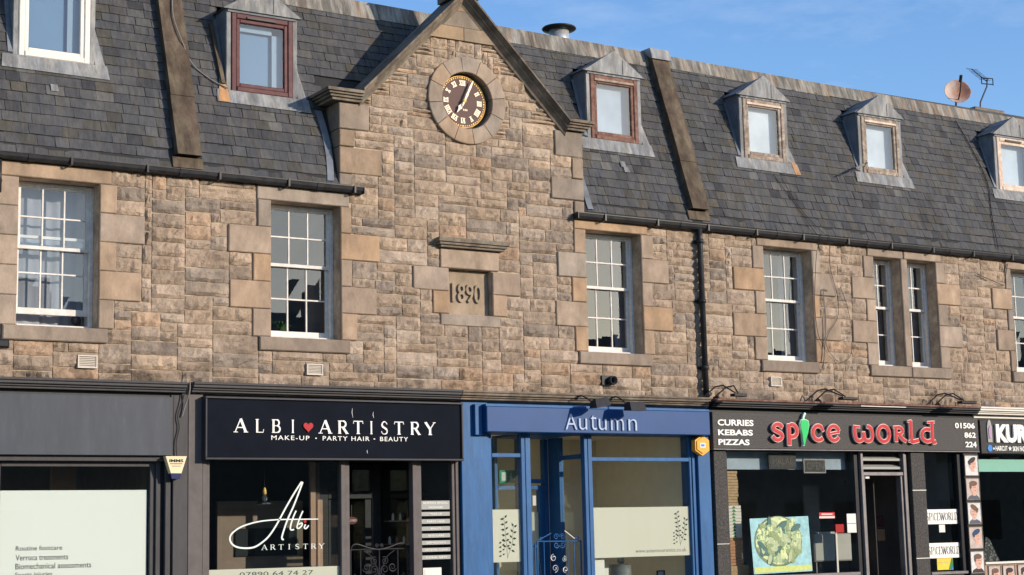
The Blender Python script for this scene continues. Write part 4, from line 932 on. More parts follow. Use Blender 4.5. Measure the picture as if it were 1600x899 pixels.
member(g, 'darkgrey', 7.102, 7.285, -.03, .3, 0, 2.60, 'pilaster'); member(g, 'brownposts', 7.288, 7.47, -.034, .3, 0, 3.378, 'pilaster'); member(g, 'darkgrey', 7.102, 7.285, -.028, -.016, 2.602, 3.378, 'pilaster')
t = thing('alarm_box', 'cream shield shaped alarm box lettered IMMS with a navy base', 'alarm', (7.10, -.07, 2.36))
MB().prism([(6.975, 2.625), (7.235, 2.625), (7.17, 2.425), (7.04, 2.425)], -.125, -.035).build('alarm_case', 'alarmcream', t)
MB().prism([(7.04, 2.422), (7.17, 2.422), (7.155, 2.36), (7.055, 2.36)], -.118, -.04).build('alarm_base', 'navy', t)
text('lettering', 'IMMS', 7.02, 7.19, 2.555, 2.590, -.127, .003, 'print', t, .02)
B(7.03, 7.18, -.1275, -.1255, 2.532, 2.540).build('printed_rule', 'print', t); B(7.05, 7.16, -.1275, -.1255, 2.506, 2.512).build('printed_rule', 'print', t)

# ------------------------------------------------------------ black salon shopfront
a = thing('black_shopfront', 'dark salon shopfront with grey posts under the Albi Artistry sign', 'shopfront', (9.3, -.02, 0))
cornice(7.30, 11.0, a, 'darkgrey', 3.51)
member(a, 'black', 7.473, 11.045, .0, .30, 2.60, 3.388, 'fascia_board')
member(a, 'brownposts', 7.474, 7.525, -.02, .12, 0, 2.60, 'post'); member(a, 'brownposts', 7.527, 7.572, .0, .12, 0, 2.60, 'post')
for (x0, x1) in ((9.315, 9.375), (9.378, 9.44), (10.335, 10.40), (10.403, 10.47), (10.925, 10.965), (10.972, 11.01)): member(a, 'brownposts', x0, x1, -.005 if x0 in (9.315, 10.335, 10.972) else .012, .10, 0, 2.60, 'post')
member(a, 'black', 11.012, 11.045, .01, .2, 0, 2.6)
pane(a, 7.574, 9.314, .55, 2.60, .045); pane(a, 10.472, 10.923, .55, 2.60, .045)
member(a, 'black', 7.574, 9.314, .02, .12, 0, .55, 'stallriser'); member(a, 'black', 10.472, 10.923, .02, .12, 0, .55, 'stallriser')
# recessed entrance
pane_y(a, 9.395, .12, 1.0, .55, 2.60); pane_y(a, 10.40, .12, 1.0, .55, 2.60)
B(9.36, 9.43, .105, 1.0, 0, .55).build('stallriser', 'black', a); B(10.37, 10.44, .105, 1.0, 0, .55).build('stallriser', 'black', a); B(9.45, 10.33, .105, 1.1, 2.61, 2.66).build('entrance_soffit', 'black', a)
for (x0, x1) in ((9.44, 9.62), (10.26, 10.395)): member(a, 'black', x0, x1, 1.0, 1.1, 0, 2.6, 'door_post')
member(a, 'black', 9.62, 10.26, 1.0, 1.1, 2.14, 2.24, 'transom'); member(a, 'black', 9.62, 10.26, 1.0, 1.1, 2.52, 2.6)
for (x0, x1) in ((9.625, 9.73), (10.16, 10.255)): member(a, 'black', x0, x1, 1.01, 1.06, 0.05, 2.13, 'door_stile')
pane(a, 9.73, 10.16, .9, 2.1, 1.03); pane(a, 9.62, 10.26, 2.24, 2.52, 1.04); B(9.73, 10.16, 1.01, 1.06, .05, .9).build('door_panel', 'black', a)
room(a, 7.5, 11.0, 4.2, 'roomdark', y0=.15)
B(9.33, 9.40, .92, .97, .1, 2.62).build('inner_post', 'warm', a); B(9.43, 9.50, .92, .97, .1, 2.13).build('inner_post', 'warm', a); M['panelbrown'] = mat('brown_interior_panel', (.22, .17, .14), .8, .1); B(8.38, 9.60, 1.75, 1.8, .1, 2.14).build('back_panel', 'panelbrown', a); B(8.62, 9.50, 1.72, 1.745, 1.42, 1.78).build('panel_window', 'farwin', a)  # brown panel and dark rectangle paint in the reflection of the building opposite
B(10.62, 10.92, 1.2, 1.35, 1.83, 1.85).build('shelf', 'warm', a); B(10.62, 10.92, 1.2, 1.35, 1.52, 1.54).build('shelf', 'warm', a)
for k in range(5): MB().lathe((10.65 + k * .055, 1.25, 1.85 if k % 2 else 1.54), [(.018, 0), (.018, .07), (.008, .085), (.008, .10)], 8).build('bottle', 'paper' if k != 2 else 'warm', None, ('small toiletry bottle on the upper shelf inside the salon entrance' if k % 2 else 'small toiletry bottle on the lower shelf inside the salon entrance'), 'bottle', 'toiletry bottles on the salon shelves')
sg = thing('shop_sign', 'black boxed sign lettered ALBI ARTISTRY with a red heart', 'sign', (9.23, -.1, 2.59))
CB(7.48, 10.985, -.135, -.001, 2.615, 3.315, b=.004).build('sign_face', 'albiblack', sg)
for (x0, x1, z0, z1) in ((7.452, 11.012, 2.585, 2.613), (7.452, 11.012, 3.317, 3.345), (7.452, 7.478, 2.613, 3.317), (10.987, 11.012, 2.613, 3.317)): CB(x0, x1, -.165 + (.002 if x1 - x0 < .1 else 0), -.001, z0, z1, b=.006).build('sign_frame', 'albiframe', sg)
# serif letters drawn stroke by stroke; unit box 1 high
def serif_letter(c, x0, w, z0, h, y, m, par, th=.012, wt=1.0):
    T = .17 * wt; t_ = .065 * wt; s = .055
    hs = lambda x, z, l=.17: ([(x - l, z), (x + l, z)], s)
    D = {'A': [([(.04, .02), (.47, 1)], t_), ([(.47, 1), (.88, .02)], T), ([(.2, .36), (.7, .36)], t_), hs(.08, .03), hs(.88, .03)],
         'L': [([(.25, 0), (.25, 1)], T), ([(.25, .03), (.85, .03), (.9, .25)], t_), hs(.25, .97)],
         'B': [([(.2, 0), (.2, 1)], T), ([(.2, .97)] + arc(.5, .75, .25, .22, 90, -90) + [(.2, .53)], [t_, t_] + [T * .7] * 10 + [t_] * 3), ([(.2, .53)] + arc(.52, .28, .31, .25, 90, -90) + [(.2, .03)], [t_, t_] + [T * .75] * 10 + [t_] * 3), hs(.14, .97, .1), hs(.14, .03, .1)],
         'I': [([(.5, 0), (.5, 1)], T), hs(.5, .97), hs(.5, .03)],
         'R': [([(.2, 0), (.2, 1)], T), ([(.2, .97)] + arc(.5, .74, .25, .23, 90, -90) + [(.2, .51)], [t_, t_] + [T * .7] * 10 + [t_] * 3), ([(.48, .51), (.86, .02)], T), hs(.2, .03, .14), hs(.9, .03, .1), hs(.14, .97, .1)],
         'T': [([(.5, 0), (.5, 1)], T), ([(.06, .8), (.08, .97), (.92, .97), (.94, .8)], t_), hs(.5, .03)],
         'S': [(crom([(.80, .78), (.62, .95), (.40, .96), (.22, .80), (.28, .60), (.55, .48), (.78, .32), (.74, .10), (.5, .03), (.28, .06), (.14, .24)], 3), [t_] * 5 + [T * .6] * 5 + [T * .95] * 8 + [T * .6] * 6 + [t_] * 7)],
         'Y': [([(.08, .98), (.5, .45)], T), ([(.92, .98), (.5, .45)], t_), ([(.5, .5), (.5, 0)], T), hs(.1, .97, .13), hs(.9, .97, .13), hs(.5, .03)],
         'P': [([(.2, 0), (.2, 1)], T), ([(.2, .97)] + arc(.52, .71, .28, .26, 90, -90) + [(.2, .45)], [t_, t_] + [T * .7] * 10 + [t_] * 3), hs(.2, .03, .14), hs(.14, .97, .1)],
         'C': [(arc(.52, .5, .40, .47, 40, 320, 16), [t_] * 4 + [T * .9] * 9 + [t_] * 4), ([(.84, .93), (.82, .76)], s * .8)],
         'E': [([(.2, 0), (.2, 1)], T), ([(.2, .97), (.8, .97), (.83, .78)], t_), ([(.2, .52), (.62, .52)], t_), ([(.2, .03), (.84, .03), (.88, .24)], t_), hs(.14, .97, .1), hs(.14, .03, .1)],
         'W': [([(.03, .98), (.28, .0)], T * .8), ([(.28, .0), (.50, .98)], t_), ([(.45, .98), (.72, 0)], T * .8), ([(.72, 0), (.97, .98)], t_), hs(.05, .97, .09), hs(.95, .97, .09)],
         'O': [(arc(.5, .5, .40, .46, 0, 360, 20), [T * .9 if abs(math.cos(R(18 * i))) > .5 else t_ for i in range(21)])],
         'D': [([(.2, 0), (.2, 1)], T), ([(.2, .97)] + arc(.45, .5, .42, .47, 90, -90) + [(.2, .03)], [t_, t_] + [T * .9] * 10 + [t_] * 3), hs(.14, .97, .1), hs(.14, .03, .1)]}[c]
    mb = MB()
    for i, (pts, ww) in enumerate(D):
        P_ = [(x0 + u * w, z0 + v * h) for u, v in pts]; W_ = [q * min(w, h) for q in ww] if isinstance(ww, list) else ww * min(w, h)
        if isinstance(W_, list): W_ = (W_ + [W_[-1]] * len(P_))[:len(P_)]
        mb.ribbon(P_, W_, y - i * .0006, y + th)
    return mb.build('letter', m, par)
al = [('A', 368), ('L', 400), ('B', 426), ('I', 454), ('A', 501), ('R', 529), ('T', 553), ('I', 577), ('S', 597), ('T', 619), ('R', 645), ('Y', 669)]
# letter left edges measured on the sign, metres
lx = [7.83, 8.09, 8.31, 8.545, 8.955, 9.20, 9.415, 9.625, 9.80, 9.995, 10.23, 10.445]; lw = [.165, .13, .135, .10, .165, .155, .15, .10, .125, .15, .155, .155]
for (c, _), x_, w_ in zip(al, lx, lw): serif_letter(c, x_, w_, 2.915, .165, -.147, 'white', sg, .012, 1.15)
for i, (cx_, yy) in enumerate(((8.775, -.146),)):
    h_ = []
    for k in range(24):
        q = 2 * math.pi * k / 24; h_.append((8.80 + .0042 * 16 * math.sin(q) ** 3, 2.995 + .0042 * (13 * math.cos(q) - 5 * math.cos(2 * q) - 2 * math.cos(3 * q) - math.cos(4 * q))))
    mb = MB(); mb.prism(h_, -.155, -.136); mb.build('heart', 'heart', sg)
text('tagline', 'MAKE-UP', 8.31, 8.82, 2.83, 2.885, -.137, .005, 'white', sg, .004, 1.2); text('tagline', 'PARTY HAIR', 9.00, 9.65, 2.83, 2.885, -.137, .005, 'white', sg, .004, 1.2); text('tagline', 'BEAUTY', 9.80, 10.20, 2.83, 2.885, -.137, .005, 'white', sg, .004, 1.2)
for x_ in (8.91, 9.72): B(x_ - .01, x_ + .01, -.140, -.134, 2.85, 2.862).build('tagline_dash', 'white', sg)
for (x_, z0, z1) in ((9.415, 3.12, 3.24), (9.71, 3.12, 3.20), (9.62, 2.67, 2.72)): mb = MB(); mb.ribbon([(x_, z1), (x_ - .005, (z0 + z1) / 2), (x_ + .008, z0)], [.002, .006, .002], -.1362, -.134); mb.build('bird_dropping', 'white', sg)
# script lettering on the glass
v = thing('window_lettering', 'white handwritten Albi Artistry lettering on the salon window glass', 'lettering', (8.5, .04, 1.5))
yq = .038
strokes = [([(9.017, 1.867), (8.784, 1.868), (8.511, 1.868), (8.292, 1.856), (8.126, 1.828), (7.977, 1.78), (7.878, 1.713), (7.849, 1.653), (7.871, 1.592), (7.936, 1.549), (8.043, 1.532), (8.159, 1.54), (8.259, 1.591), (8.359, 1.673), (8.46, 1.81), (8.58, 2.01), (8.7, 2.196), (8.795, 2.328)], .020),
           ([(8.810, 2.326), (8.76, 2.203), (8.682, 2.024), (8.605, 1.87), (8.536, 1.686), (8.531, 1.632), (8.553, 1.627)], .020), ([(8.719, 1.974), (8.682, 1.9), (8.644, 1.792), (8.647, 1.742), (8.69, 1.745)], .018),
           ([(8.81, 1.969), (8.771, 1.891), (8.729, 1.775), (8.758, 1.759), (8.798, 1.797), (8.793, 1.821), (8.753, 1.806)], .017), ([(8.844, 1.804), (8.827, 1.766), (8.852, 1.754), (8.887, 1.791)], .017)]
for i, (p_, w_) in enumerate(strokes):
    mb = MB(); pp = crom(p_, 4); n = len(pp); mb.ribbon(pp, [w_ * (.45 + .55 * math.sin(min(1, .15 + k / n * 1.6) * math.pi / 2)) if i == 0 else w_ for k in range(n)], yq - i * .0007, .0445); mb.build('letter', 'vinyl', v)
MB().lathe((8.839, .044, 1.842), [(.020, 0), (.020, .008)], 14, Vector((0, -1, 0))).build('letter_dot', 'heart', v)
for k, c in enumerate('ARTISTRY'): serif_letter(c, 8.262 + k * .109, .075, 1.505, .062, .041, 'vinyl', v, .003, .9)
bf = B(7.575, 9.31, .052, .055, .56, 1.285).build('frosted_film', 'filmcream', None, 'low cream band of film with a phone number on the salon window', 'window film')
text('printed_number', '07890 64 74 27', 7.98, 8.95, 1.19, 1.245, .0518, .001, 'print', bf, -.004)
ss = thing('service_list', 'stack of grey service strips on the narrow right salon window', 'window list', (10.68, .04, 1.3))
for (p0, p1, lines) in ((783, 796.7, ['BESPOKE BRIDAL', 'PACKAGES']), (800.7, 807, ['MAKE UP']), (812, 819, ['PARTY HAIR']), (823.5, 830, ['BEAUTY']), (834.6, 841, ['SKIN CARE']), (845.6, 852, ['DERMALOGICA']), (857, 863, ['CRYSTAL CLEAR']), (868.7, 875, ['FLORAL GIFTS'])):
    z1, z0 = 2.08 - .00815 * (p0 - 783), 2.08 - .00815 * (p1 - 783); st = B(10.475, 10.90, .039, .0445, z0, z1).build('strip', 'steelpanel', ss)
    for i, l in enumerate(lines):
        hh = (z1 - z0) / len(lines); wl_ = .026 * len(l); text('printed_line', l, 10.69 - wl_ / 2, 10.69 + wl_ / 2, z1 - hh * (i + .72), z1 - hh * (i + .3), .038, .002, 'white', st, .004)
t = thing('notice', 'small framed notice at the foot of the narrow right salon window', 'notice', (10.62, .04, .98))
B(10.49, 10.76, .034, .0445, .93, 1.225).build('notice_frame', 'cream', t); B(10.515, 10.735, .030, .0335, .955, 1.20).build('notice_sheet', 'paper', t); B(10.56, 10.62, .027, .0295, 1.06, 1.13).build('printed_block', 'treegreen', t)
t = thing('pendant_lamp', 'clear glass cone pendant lamp with a brass cap inside the salon window', 'lamp', (8.5, .5, 2.08))
MB().tube([(8.5, .5, 2.98), (8.5, .5, 2.27)], .004, 5).build('flex', 'black', t); MB().lathe((8.5, .5, 2.19), [(.026, 0), (.022, .05), (.010, .085)], 14).build('brass_cap', 'gold', t, smooth=True)
M['lampglass'] = glass_mat('lamp_glass', (.7, .7, .68), 7.0, .15)
MB().lathe((8.5, .5, 2.06), [(.105, 0), (.085, .03), (.04, .11), (.025, .135)], 18).build('glass_shade', 'lampglass', t, smooth=True); MB().lathe((8.5, .5, 2.10), [(.01, 0), (.03, .02), (.032, .05), (.015, .09)], 12).build('bulb', 'paper', t, smooth=True)
t = thing('closed_sign', 'small brown oval sign hanging inside the salon door', 'sign', (9.96, .97, 1.78))
mb = MB(); mb.prism([(9.955 + .085 * math.cos(R(20 * k)), 1.855 + .05 * math.sin(R(20 * k))) for k in range(18)], .99, 1.0); mb.build('sign_oval', 'maroon', t); text('lettering', 'CLOSED', 9.89, 10.02, 1.842, 1.868, .988, .003, 'pinkwhite', t, .01)
B(9.953, 9.957, .992, .996, 1.90, 2.06).build('hanging_cord', 'cable', t)
# wrought iron gates
def scroll(mb, cx, cz, r, a0, turns, y, w=.0055, s=1):
    pts = []
    for k in range(int(14 * turns) + 1):
        q = k / 14; a = R(a0) + s * q * 2 * math.pi; rr = r * (1 - q / turns * .8); pts.append((cx + rr * math.cos(a), y, cz + rr * math.sin(a)))
    mb.tube(pts, w, 5)
t = thing('iron_gate', 'dark scrolled wrought iron gate across the salon entrance', 'gate', (9.9, .12, .1)); y = .12
for x in (9.50, 10.31): MB().tube([(x, y, .08), (x, y, 1.485)], .011, 6).build('gate_stile', 'iron', t)
MB().tube([(9.50, y, 1.478), (10.31, y, 1.478)], .009, 6).build('gate_rail', 'iron', t); MB().tube([(9.50, y, .3), (10.31, y, .3)], .009, 6).build('gate_rail', 'iron', t)
MB().tube(crom([(9.50, y, 1.45), (9.53, y, 1.53), (9.60, y, 1.545), (9.75, y, 1.50), (9.9, y, 1.475), (10.05, y, 1.50), (10.20, y, 1.545), (10.28, y, 1.53), (10.31, y, 1.45)], 4), .009, 6).build('gate_crest', 'iron', t)
for x in (9.64, 9.905, 10.17): MB().tube([(x, y, .3), (x, y, 1.478)], .008, 6).build('gate_bar', 'iron', t)
for (cx_, cz_, r_, a_, s_) in ((9.83, 1.33, .055, 60, 1), (9.98, 1.33, .055, 120, -1), (9.83, 1.22, .065, 270, 1), (9.98, 1.22, .065, 270, -1), (9.83, 1.05, .07, 60, 1), (9.98, 1.05, .07, 120, -1), (9.57, 1.12, .05, 90, 1), (10.24, 1.12, .05, 90, -1), (9.72, 1.25, .06, 200, 1), (10.09, 1.25, .06, 340, -1), (9.87, 1.52, .028, 0, 1), (9.94, 1.52, .028, 180, -1)):
    mb = MB(); scroll(mb, cx_, cz_, r_, a_, 1.5, y, .006, s_); mb.build('gate_scroll', 'iron', t)
for s_ in (-1, 1): MB().tube(crom([(9.905 + s_ * .01, y, 1.15), (9.905 + s_ * .09, y, 1.36), (9.905 + s_ * .22, y, 1.46)], 5), .007, 5).build('gate_scroll', 'iron', t)
t = thing('iron_gate', 'blue painted iron gate with small scrolls across the blue shop entrance', 'gate', (12.6, .12, .1))
for x in (12.29, 13.0): MB().tube([(x, y, .08), (x, y, 1.53)], .014, 6).build('gate_stile', 'blue', t)
MB().tube([(12.29, y, 1.525), (13.0, y, 1.515)], .009, 6).build('gate_rail', 'blue', t)
for x in (12.40, 12.78, 12.89): MB().tube([(x, y, .3), (x, y, 1.52)], .007, 6).build('gate_bar', 'blue', t)
MB().tube([(12.31, y, 1.54), (12.52, y, 1.63)], .008, 5).build('gate_crest', 'blue', t); MB().tube([(12.74, y, 1.66), (12.90, y, 1.55)], .008, 5).build('gate_crest', 'cream', t)
for (cx_, cz_, r_, a_, s_) in ((12.60, 1.58, .045, 0, 1), (12.70, 1.58, .045, 180, -1), (12.60, 1.47, .045, 0, -1), (12.70, 1.47, .045, 180, 1), (12.35, 1.555, .025, 0, 1), (12.95, 1.555, .025, 180, -1), (12.55, 1.30, .05, 90, 1), (12.57, 1.16, .055, 270, 1), (12.72, 1.28, .04, 90, -1), (12.74, 1.14, .045, 270, -1)):
    mb = MB(); scroll(mb, cx_, cz_, r_, a_, 1.4, y, .006, s_); mb.build('gate_scroll', 'steel' if cz_ < 1.4 else 'blue', t)
MB().tube([(12.20, .03, .1), (12.20, .03, 1.50)], .014, 6).build('gate_post', 'blue', t)
MB().tube([(12.17, .03, 1.46), (12.29, .12, 1.46)], .008, 6).build('gate_hinge', 'blue', t)

# ------------------------------------------------------------ blue shopfront
b = thing('blue_shopfront', 'bright blue painted shopfront with a recessed door under the Autumn sign', 'shopfront', (13.1, -.02, 0))
cornice(11.005, 15.14, b, 'coping', 3.51)
member(b, 'blue', 11.05, 15.19, .0, .30, 2.962, 3.388, 'fascia_board')
member(b, 'blue', 11.05, 11.455, -.035, .3, 0, 3.365, 'pilaster'); member(b, 'blue', 14.965, 15.185, -.035, .3, 0, 2.955, 'pilaster')
member(b, 'blue', 11.23, 11.34, -.10, -.037, 2.93, 3.335, 'console')
member(b, 'blue', 11.46, 11.49, -.01, .2, 0, 2.955); member(b, 'blue', 11.492, 11.54, .015, .2, 0, 2.955)
member(b, 'blue', 11.995, 12.055, .0, .09, 0, 2.955, 'post'); member(b, 'blue', 12.058, 12.14, -.006, .09, 0, 2.955, 'post')
member(b, 'blue', 13.02, 13.075, .0, .09, 0, 2.955, 'post'); member(b, 'blue', 13.078, 13.145, -.006, .09, 0, 2.955, 'post')
for (x0, x1, y0) in ((14.84, 14.875, .01), (14.878, 14.92, -.008), (14.923, 14.96, .012)): member(b, 'blue', x0, x1, y0, .2, 0, 2.955)
member(b, 'blue', 11.542, 11.993, .01, .08, 2.645, 2.70, 'transom'); member(b, 'blue', 13.147, 14.838, .01, .08, 2.60, 2.655, 'transom')
pane(b, 11.542, 11.993, .6, 2.645, .045); pane(b, 11.542, 11.993, 2.70, 2.955, .045); pane(b, 13.147, 14.838, .6, 2.60, .045); pane(b, 13.147, 14.838, 2.655, 2.955, .045)
for (x0, x1) in ((11.542, 11.993), (13.147, 14.838)): member(b, 'blue', x0, x1, .01, .12, 0, .6, 'stallriser')
pane_y(b, 12.10, .10, .88, .6, 2.955); pane_y(b, 13.03, .10, .60, .6, 2.64); pane_y(b, 13.03, .10, .60, 2.70, 2.955); B(13.01, 13.06, .10, .60, 2.64, 2.70).build('transom', 'blue', b); B(13.0, 13.07, .60, .88, 0, 2.955).build('door_post', 'blue', b)
for xx in (12.09, 13.0): B(xx, xx + .06, .10, .88 if xx < 13 else .6, 0, .6).build('stallriser', 'blue', b)
B(12.15, 13.0, .1, 1.0, 2.956, 2.99).build('entrance_soffit', 'blue', b)
member(b, 'blue', 12.50, 12.62, .88, .98, 0, 2.95, 'door_post'); member(b, 'blue', 12.11, 12.16, .88, .98, 0, 2.95, 'door_post'); pane(b, 12.16, 12.50, .6, 2.24, .92); pane(b, 12.16, 12.50, 2.30, 2.95, .92); member(b, 'blue', 12.16, 12.50, .88, .98, 2.24, 2.30, 'door_rail'); member(b, 'blue', 12.93, 12.999, .88, .98, 0, 2.95, 'door_post')
member(b, 'blue', 12.62, 12.93, .87, .98, 2.335, 2.39, 'transom'); member(b, 'blue', 12.62, 12.93, .88, .98, 2.24, 2.30, 'door_rail')
member(b, 'blue', 12.845, 12.928, .885, .97, 0, 2.238, 'door_stile'); pane(b, 12.62, 12.845, .5, 2.24, .92); pane(b, 12.62, 12.93, 2.39, 2.95, .92)
B(12.74, 12.80, .905, .915, 2.02, 2.16).build('door_notice', 'paper', b); B(12.62, 12.845, .93, .935, 1.2, 1.93).build('door_film', 'filmcream', b)
room(b, 11.45, 14.95, 2.5, 'roombeige', y0=.2, z1=3.05, fl='palefloor')
B(13.20, 13.27, 1.0, 1.05, .1, 2.78).build('inner_post', 'cream', b); B(11.62, 11.70, .5, .56, .1, 3.0).build('inner_post', 'roombeige', b); B(11.55, 11.70, .6, .65, 2.3, 3.0).build('inner_panel', 'roombeige', b)
sg = thing('shop_sign', 'deep blue sign board lettered Autumn in pale raised letters', 'sign', (13.2, -.1, 2.95))
CB(11.345, 15.075, -.205, -.001, 2.965, 3.305, b=.01).build('sign_face', 'bluesign', sg); B(11.345, 15.075, -.19, -.001, 3.307, 3.335).build('sign_ledge', 'blue', sg)
for c, x0, x1, zt in (('A', 12.575, 12.76, 3.225), ('u', 12.795, 12.925, 3.165), ('t', 12.985, 13.085, 3.215), ('u', 13.12, 13.25, 3.165), ('m', 13.325, 13.54, 3.17), ('n', 13.62, 13.765, 3.17)): 
    text('letter', c, x0, x1, 3.012, zt, -.206, .022, 'chrome', sg, -.010)
ht = thing('alarm_box', 'orange hexagonal alarm box at the right end of the blue shopfront', 'alarm', (15.0, -.1, 2.68))
hx = lambda s, : [(14.985 + .155 * s * math.cos(R(60 * k + 30)) * .95, 2.825 + .14 * s * math.sin(R(60 * k + 30)) * 1.05) for k in range(6)]
MB().prism(hx(1.0), -.12, -.036).build('alarm_case', 'orange', ht); MB().prism(hx(.8), -.135, -.121).build('alarm_face', 'orange', ht); B(14.93, 15.03, -.139, -.1355, 2.79, 2.86).build('label', 'paper', ht); B(14.95, 15.01, -.141, -.1395, 2.81, 2.84).build('printed_block', 'bluedot', ht)
# films and sprigs
def sprig(par, y, pts_list, leaves, sc=1.0):
    for p_ in pts_list: mb = MB(); mb.ribbon(p_, .0035 * sc, y, y + .0015); mb.build('stem', 'sprig', par)
    for (x, z, a, l) in leaves:
        ca, sa = math.cos(R(a)), math.sin(R(a)); w = l * .26
        poly = [(x, z), (x + ca * l * .4 - sa * w, z + sa * l * .4 + ca * w), (x + ca * l, z + sa * l), (x + ca * l * .4 + sa * w, z + sa * l * .4 - ca * w)]
        MB().prism(poly, y - .0005, y + .0015).build('printed_leaf', 'sprig', par)
f1 = B(11.545, 11.99, .053, .056, 1.265, 1.955).build('frosted_film', 'filmcream', None, 'narrow cream film printed with dark leafy sprigs on the left blue shop window', 'window film')
def mk(px_, pz_, s=1.0, mir=1):
    st = [[(px_ + .02 * mir, pz_), (px_ + .0 * mir, pz_ + .25 * s), (px_ - .03 * mir, pz_ + .55 * s)], [(px_ + .02 * mir, pz_ + .02), (px_ + .10 * mir, pz_ + .2 * s), (px_ + .12 * mir, pz_ + .45 * s)]]
    lv = []
    for k in range(6):
        z = pz_ + (.15 + k * .075) * s; x = px_ - (.002 + .005 * k) * mir; lv += [(x, z, 160 + 8 * k - 12, .062 * s), (x + .01, z + .01, 15 + 6 * k, .055 * s)]
    for k in range(5):
        z = pz_ + (.12 + k * .075) * s; x = px_ + (.07 + .012 * k) * mir; lv += [(x, z, 150 - 8 * k, .055 * s), (x + .01, z - .01, -25 + 14 * k, .06 * s)]
    for k in range(4): z = pz_ + (.04 + k * .06) * s; x = px_ - (.07) * mir; lv += [(x, z, 190 + 5 * k, .05 * s), (x + .01, z + .01, 20 + 10 * k, .045 * s)]
    return st, lv
st, lv = mk(11.76, 1.31, 1.0); sprig(f1, .0512, st, lv)
f2 = B(13.15, 14.835, .053, .056, 1.28, 1.965).build('frosted_film', 'filmcream', None, 'wide cream film with a sprig and web address on the main blue shop window', 'window film')
st, lv = mk(14.64, 1.42, .85); sprig(f2, .0512, st, lv)
text('printed_line', 'www.autumnceramics.co.uk', 13.87, 14.76, 1.335, 1.385, .0528, .001, 'cable', f2, .0)
t = thing('exit_sign', 'green emergency exit sign seen through the narrow blue shop window', 'sign', (12.4, 1.0, 2.33))
B(12.26, 12.60, 1.0, 1.03, 2.34, 2.52).build('sign_face', 'exit', t); B(12.29, 12.37, .995, .999, 2.37, 2.49).build('pictogram_door', 'vinyl', t)
MB().prism([(12.42, 2.43), (12.44, 2.43), (12.44, 2.48), (12.455, 2.48), (12.455, 2.43), (12.475, 2.43), (12.4475, 2.38)], .995, .999).build('pictogram_arrow', 'vinyl', t)
mb = MB(); mb.ribbon([(12.50, 2.38), (12.53, 2.43), (12.55, 2.46)], .016, .995, .999); mb.ribbon([(12.57, 2.38), (12.545, 2.43)], .014, .994, .9985); mb.ribbon([(12.51, 2.47), (12.58, 2.44)], .010, .993, .998); mb.build('pictogram_figure', 'vinyl', t)
t = thing('crockery_display', 'grey shelf unit inside the main blue shop window, low behind the glass', 'shelf', (14.0, .5, .9))
B(13.48, 14.45, .40, .72, .93, .96).build('shelf_board', 'room', t)
B(13.15, 13.40, .14, .18, .7, 1.275).build('cloth_banner', 'paper', None, 'white cloth hanging at the left edge of the main blue shop window', 'cloth')
B(13.51, 13.56, .5, .56, .96, 1.17).build('dark_vase', 'black', None, 'narrow dark vase behind the main blue shop window', 'vase')
B(13.60, 13.72, .5, .56, .96, 1.22).build('white_jar', 'paper', None, 'tall white jar left of the stacked plates', 'jar')
for k in range(13): MB().lathe((13.94, .56, .962 + k * .0165), [(.10, 0), (.175, .010), (.178, .014), (.10, .006)], 22).build('plate', 'plate', None, 'pale glazed plate in the tall stack behind the blue shop window', 'plate', 'plates stacked in the blue shop window', smooth=True)
MB().lathe((13.98, .56, 1.18), [(.03, 0), (.055, .03), (.05, .09), (.02, .10)], 14).build('bowl', 'plate', None, 'small glazed pot standing on the plate stack', 'pot', smooth=True)
t = thing('picture_frame', 'small black picture frame low in the main blue shop window', 'picture frame', (14.63, .5, .95))
for (x0, x1, z0, z1) in ((14.56, 14.70, 1.055, 1.07), (14.56, 14.575, .95, 1.055), (14.685, 14.70, .95, 1.055)): B(x0, x1, .49, .51, z0, z1).build('frame_side', 'black', t)
B(14.575, 14.685, .505, .512, .95, 1.055).build('picture', 'plate', t)

# floodlights over the blue sign
def flood(x0, x1, z, label, tilt):
    t = thing('floodlight', label, 'light', ((x0 + x1) / 2, -.42, z), 'floodlights over the blue sign')
    MB().tube(crom([(x0 - .02, -.16, 3.47), (x0 - .03, -.26, 3.47), (x0 + .0, -.36, 3.42), (x0 + .04, -.42, z + .07)], 4), .011, 6).build('lamp_arm', 'iron', t)
    MB().lathe((x0 - .02, -.15, 3.465), [(.03, 0), (.03, .03)], 10, Vector((0, -1, 0))).build('arm_base', 'iron', t)
    mb = MB(); y = -.49; x1 += .05
    mb.add([(x0, y - .08, z - .01), (x1, y - .08, z - .01 + tilt), (x1, y + .10, z + .0 + tilt), (x0, y + .10, z + .0), (x0 + .01, y - .03, z + .115), (x1 - .01, y - .03, z + .115 + tilt), (x1 - .01, y + .09, z + .10 + tilt), (x0 + .01, y + .09, z + .10)],
           [(0, 3, 2, 1), (4, 5, 6, 7), (0, 1, 5, 4), (1, 2, 6, 5), (2, 3, 7, 6), (3, 0, 4, 7)]); mb.build('lamp_head', 'iron', t)
flood(12.86, 13.04, 3.29, 'black floodlight over the blue sign, above its letter A and tilted', .045)
flood(13.43, 13.64, 3.27, 'black floodlight over the blue sign, right of the tilted one', .0)

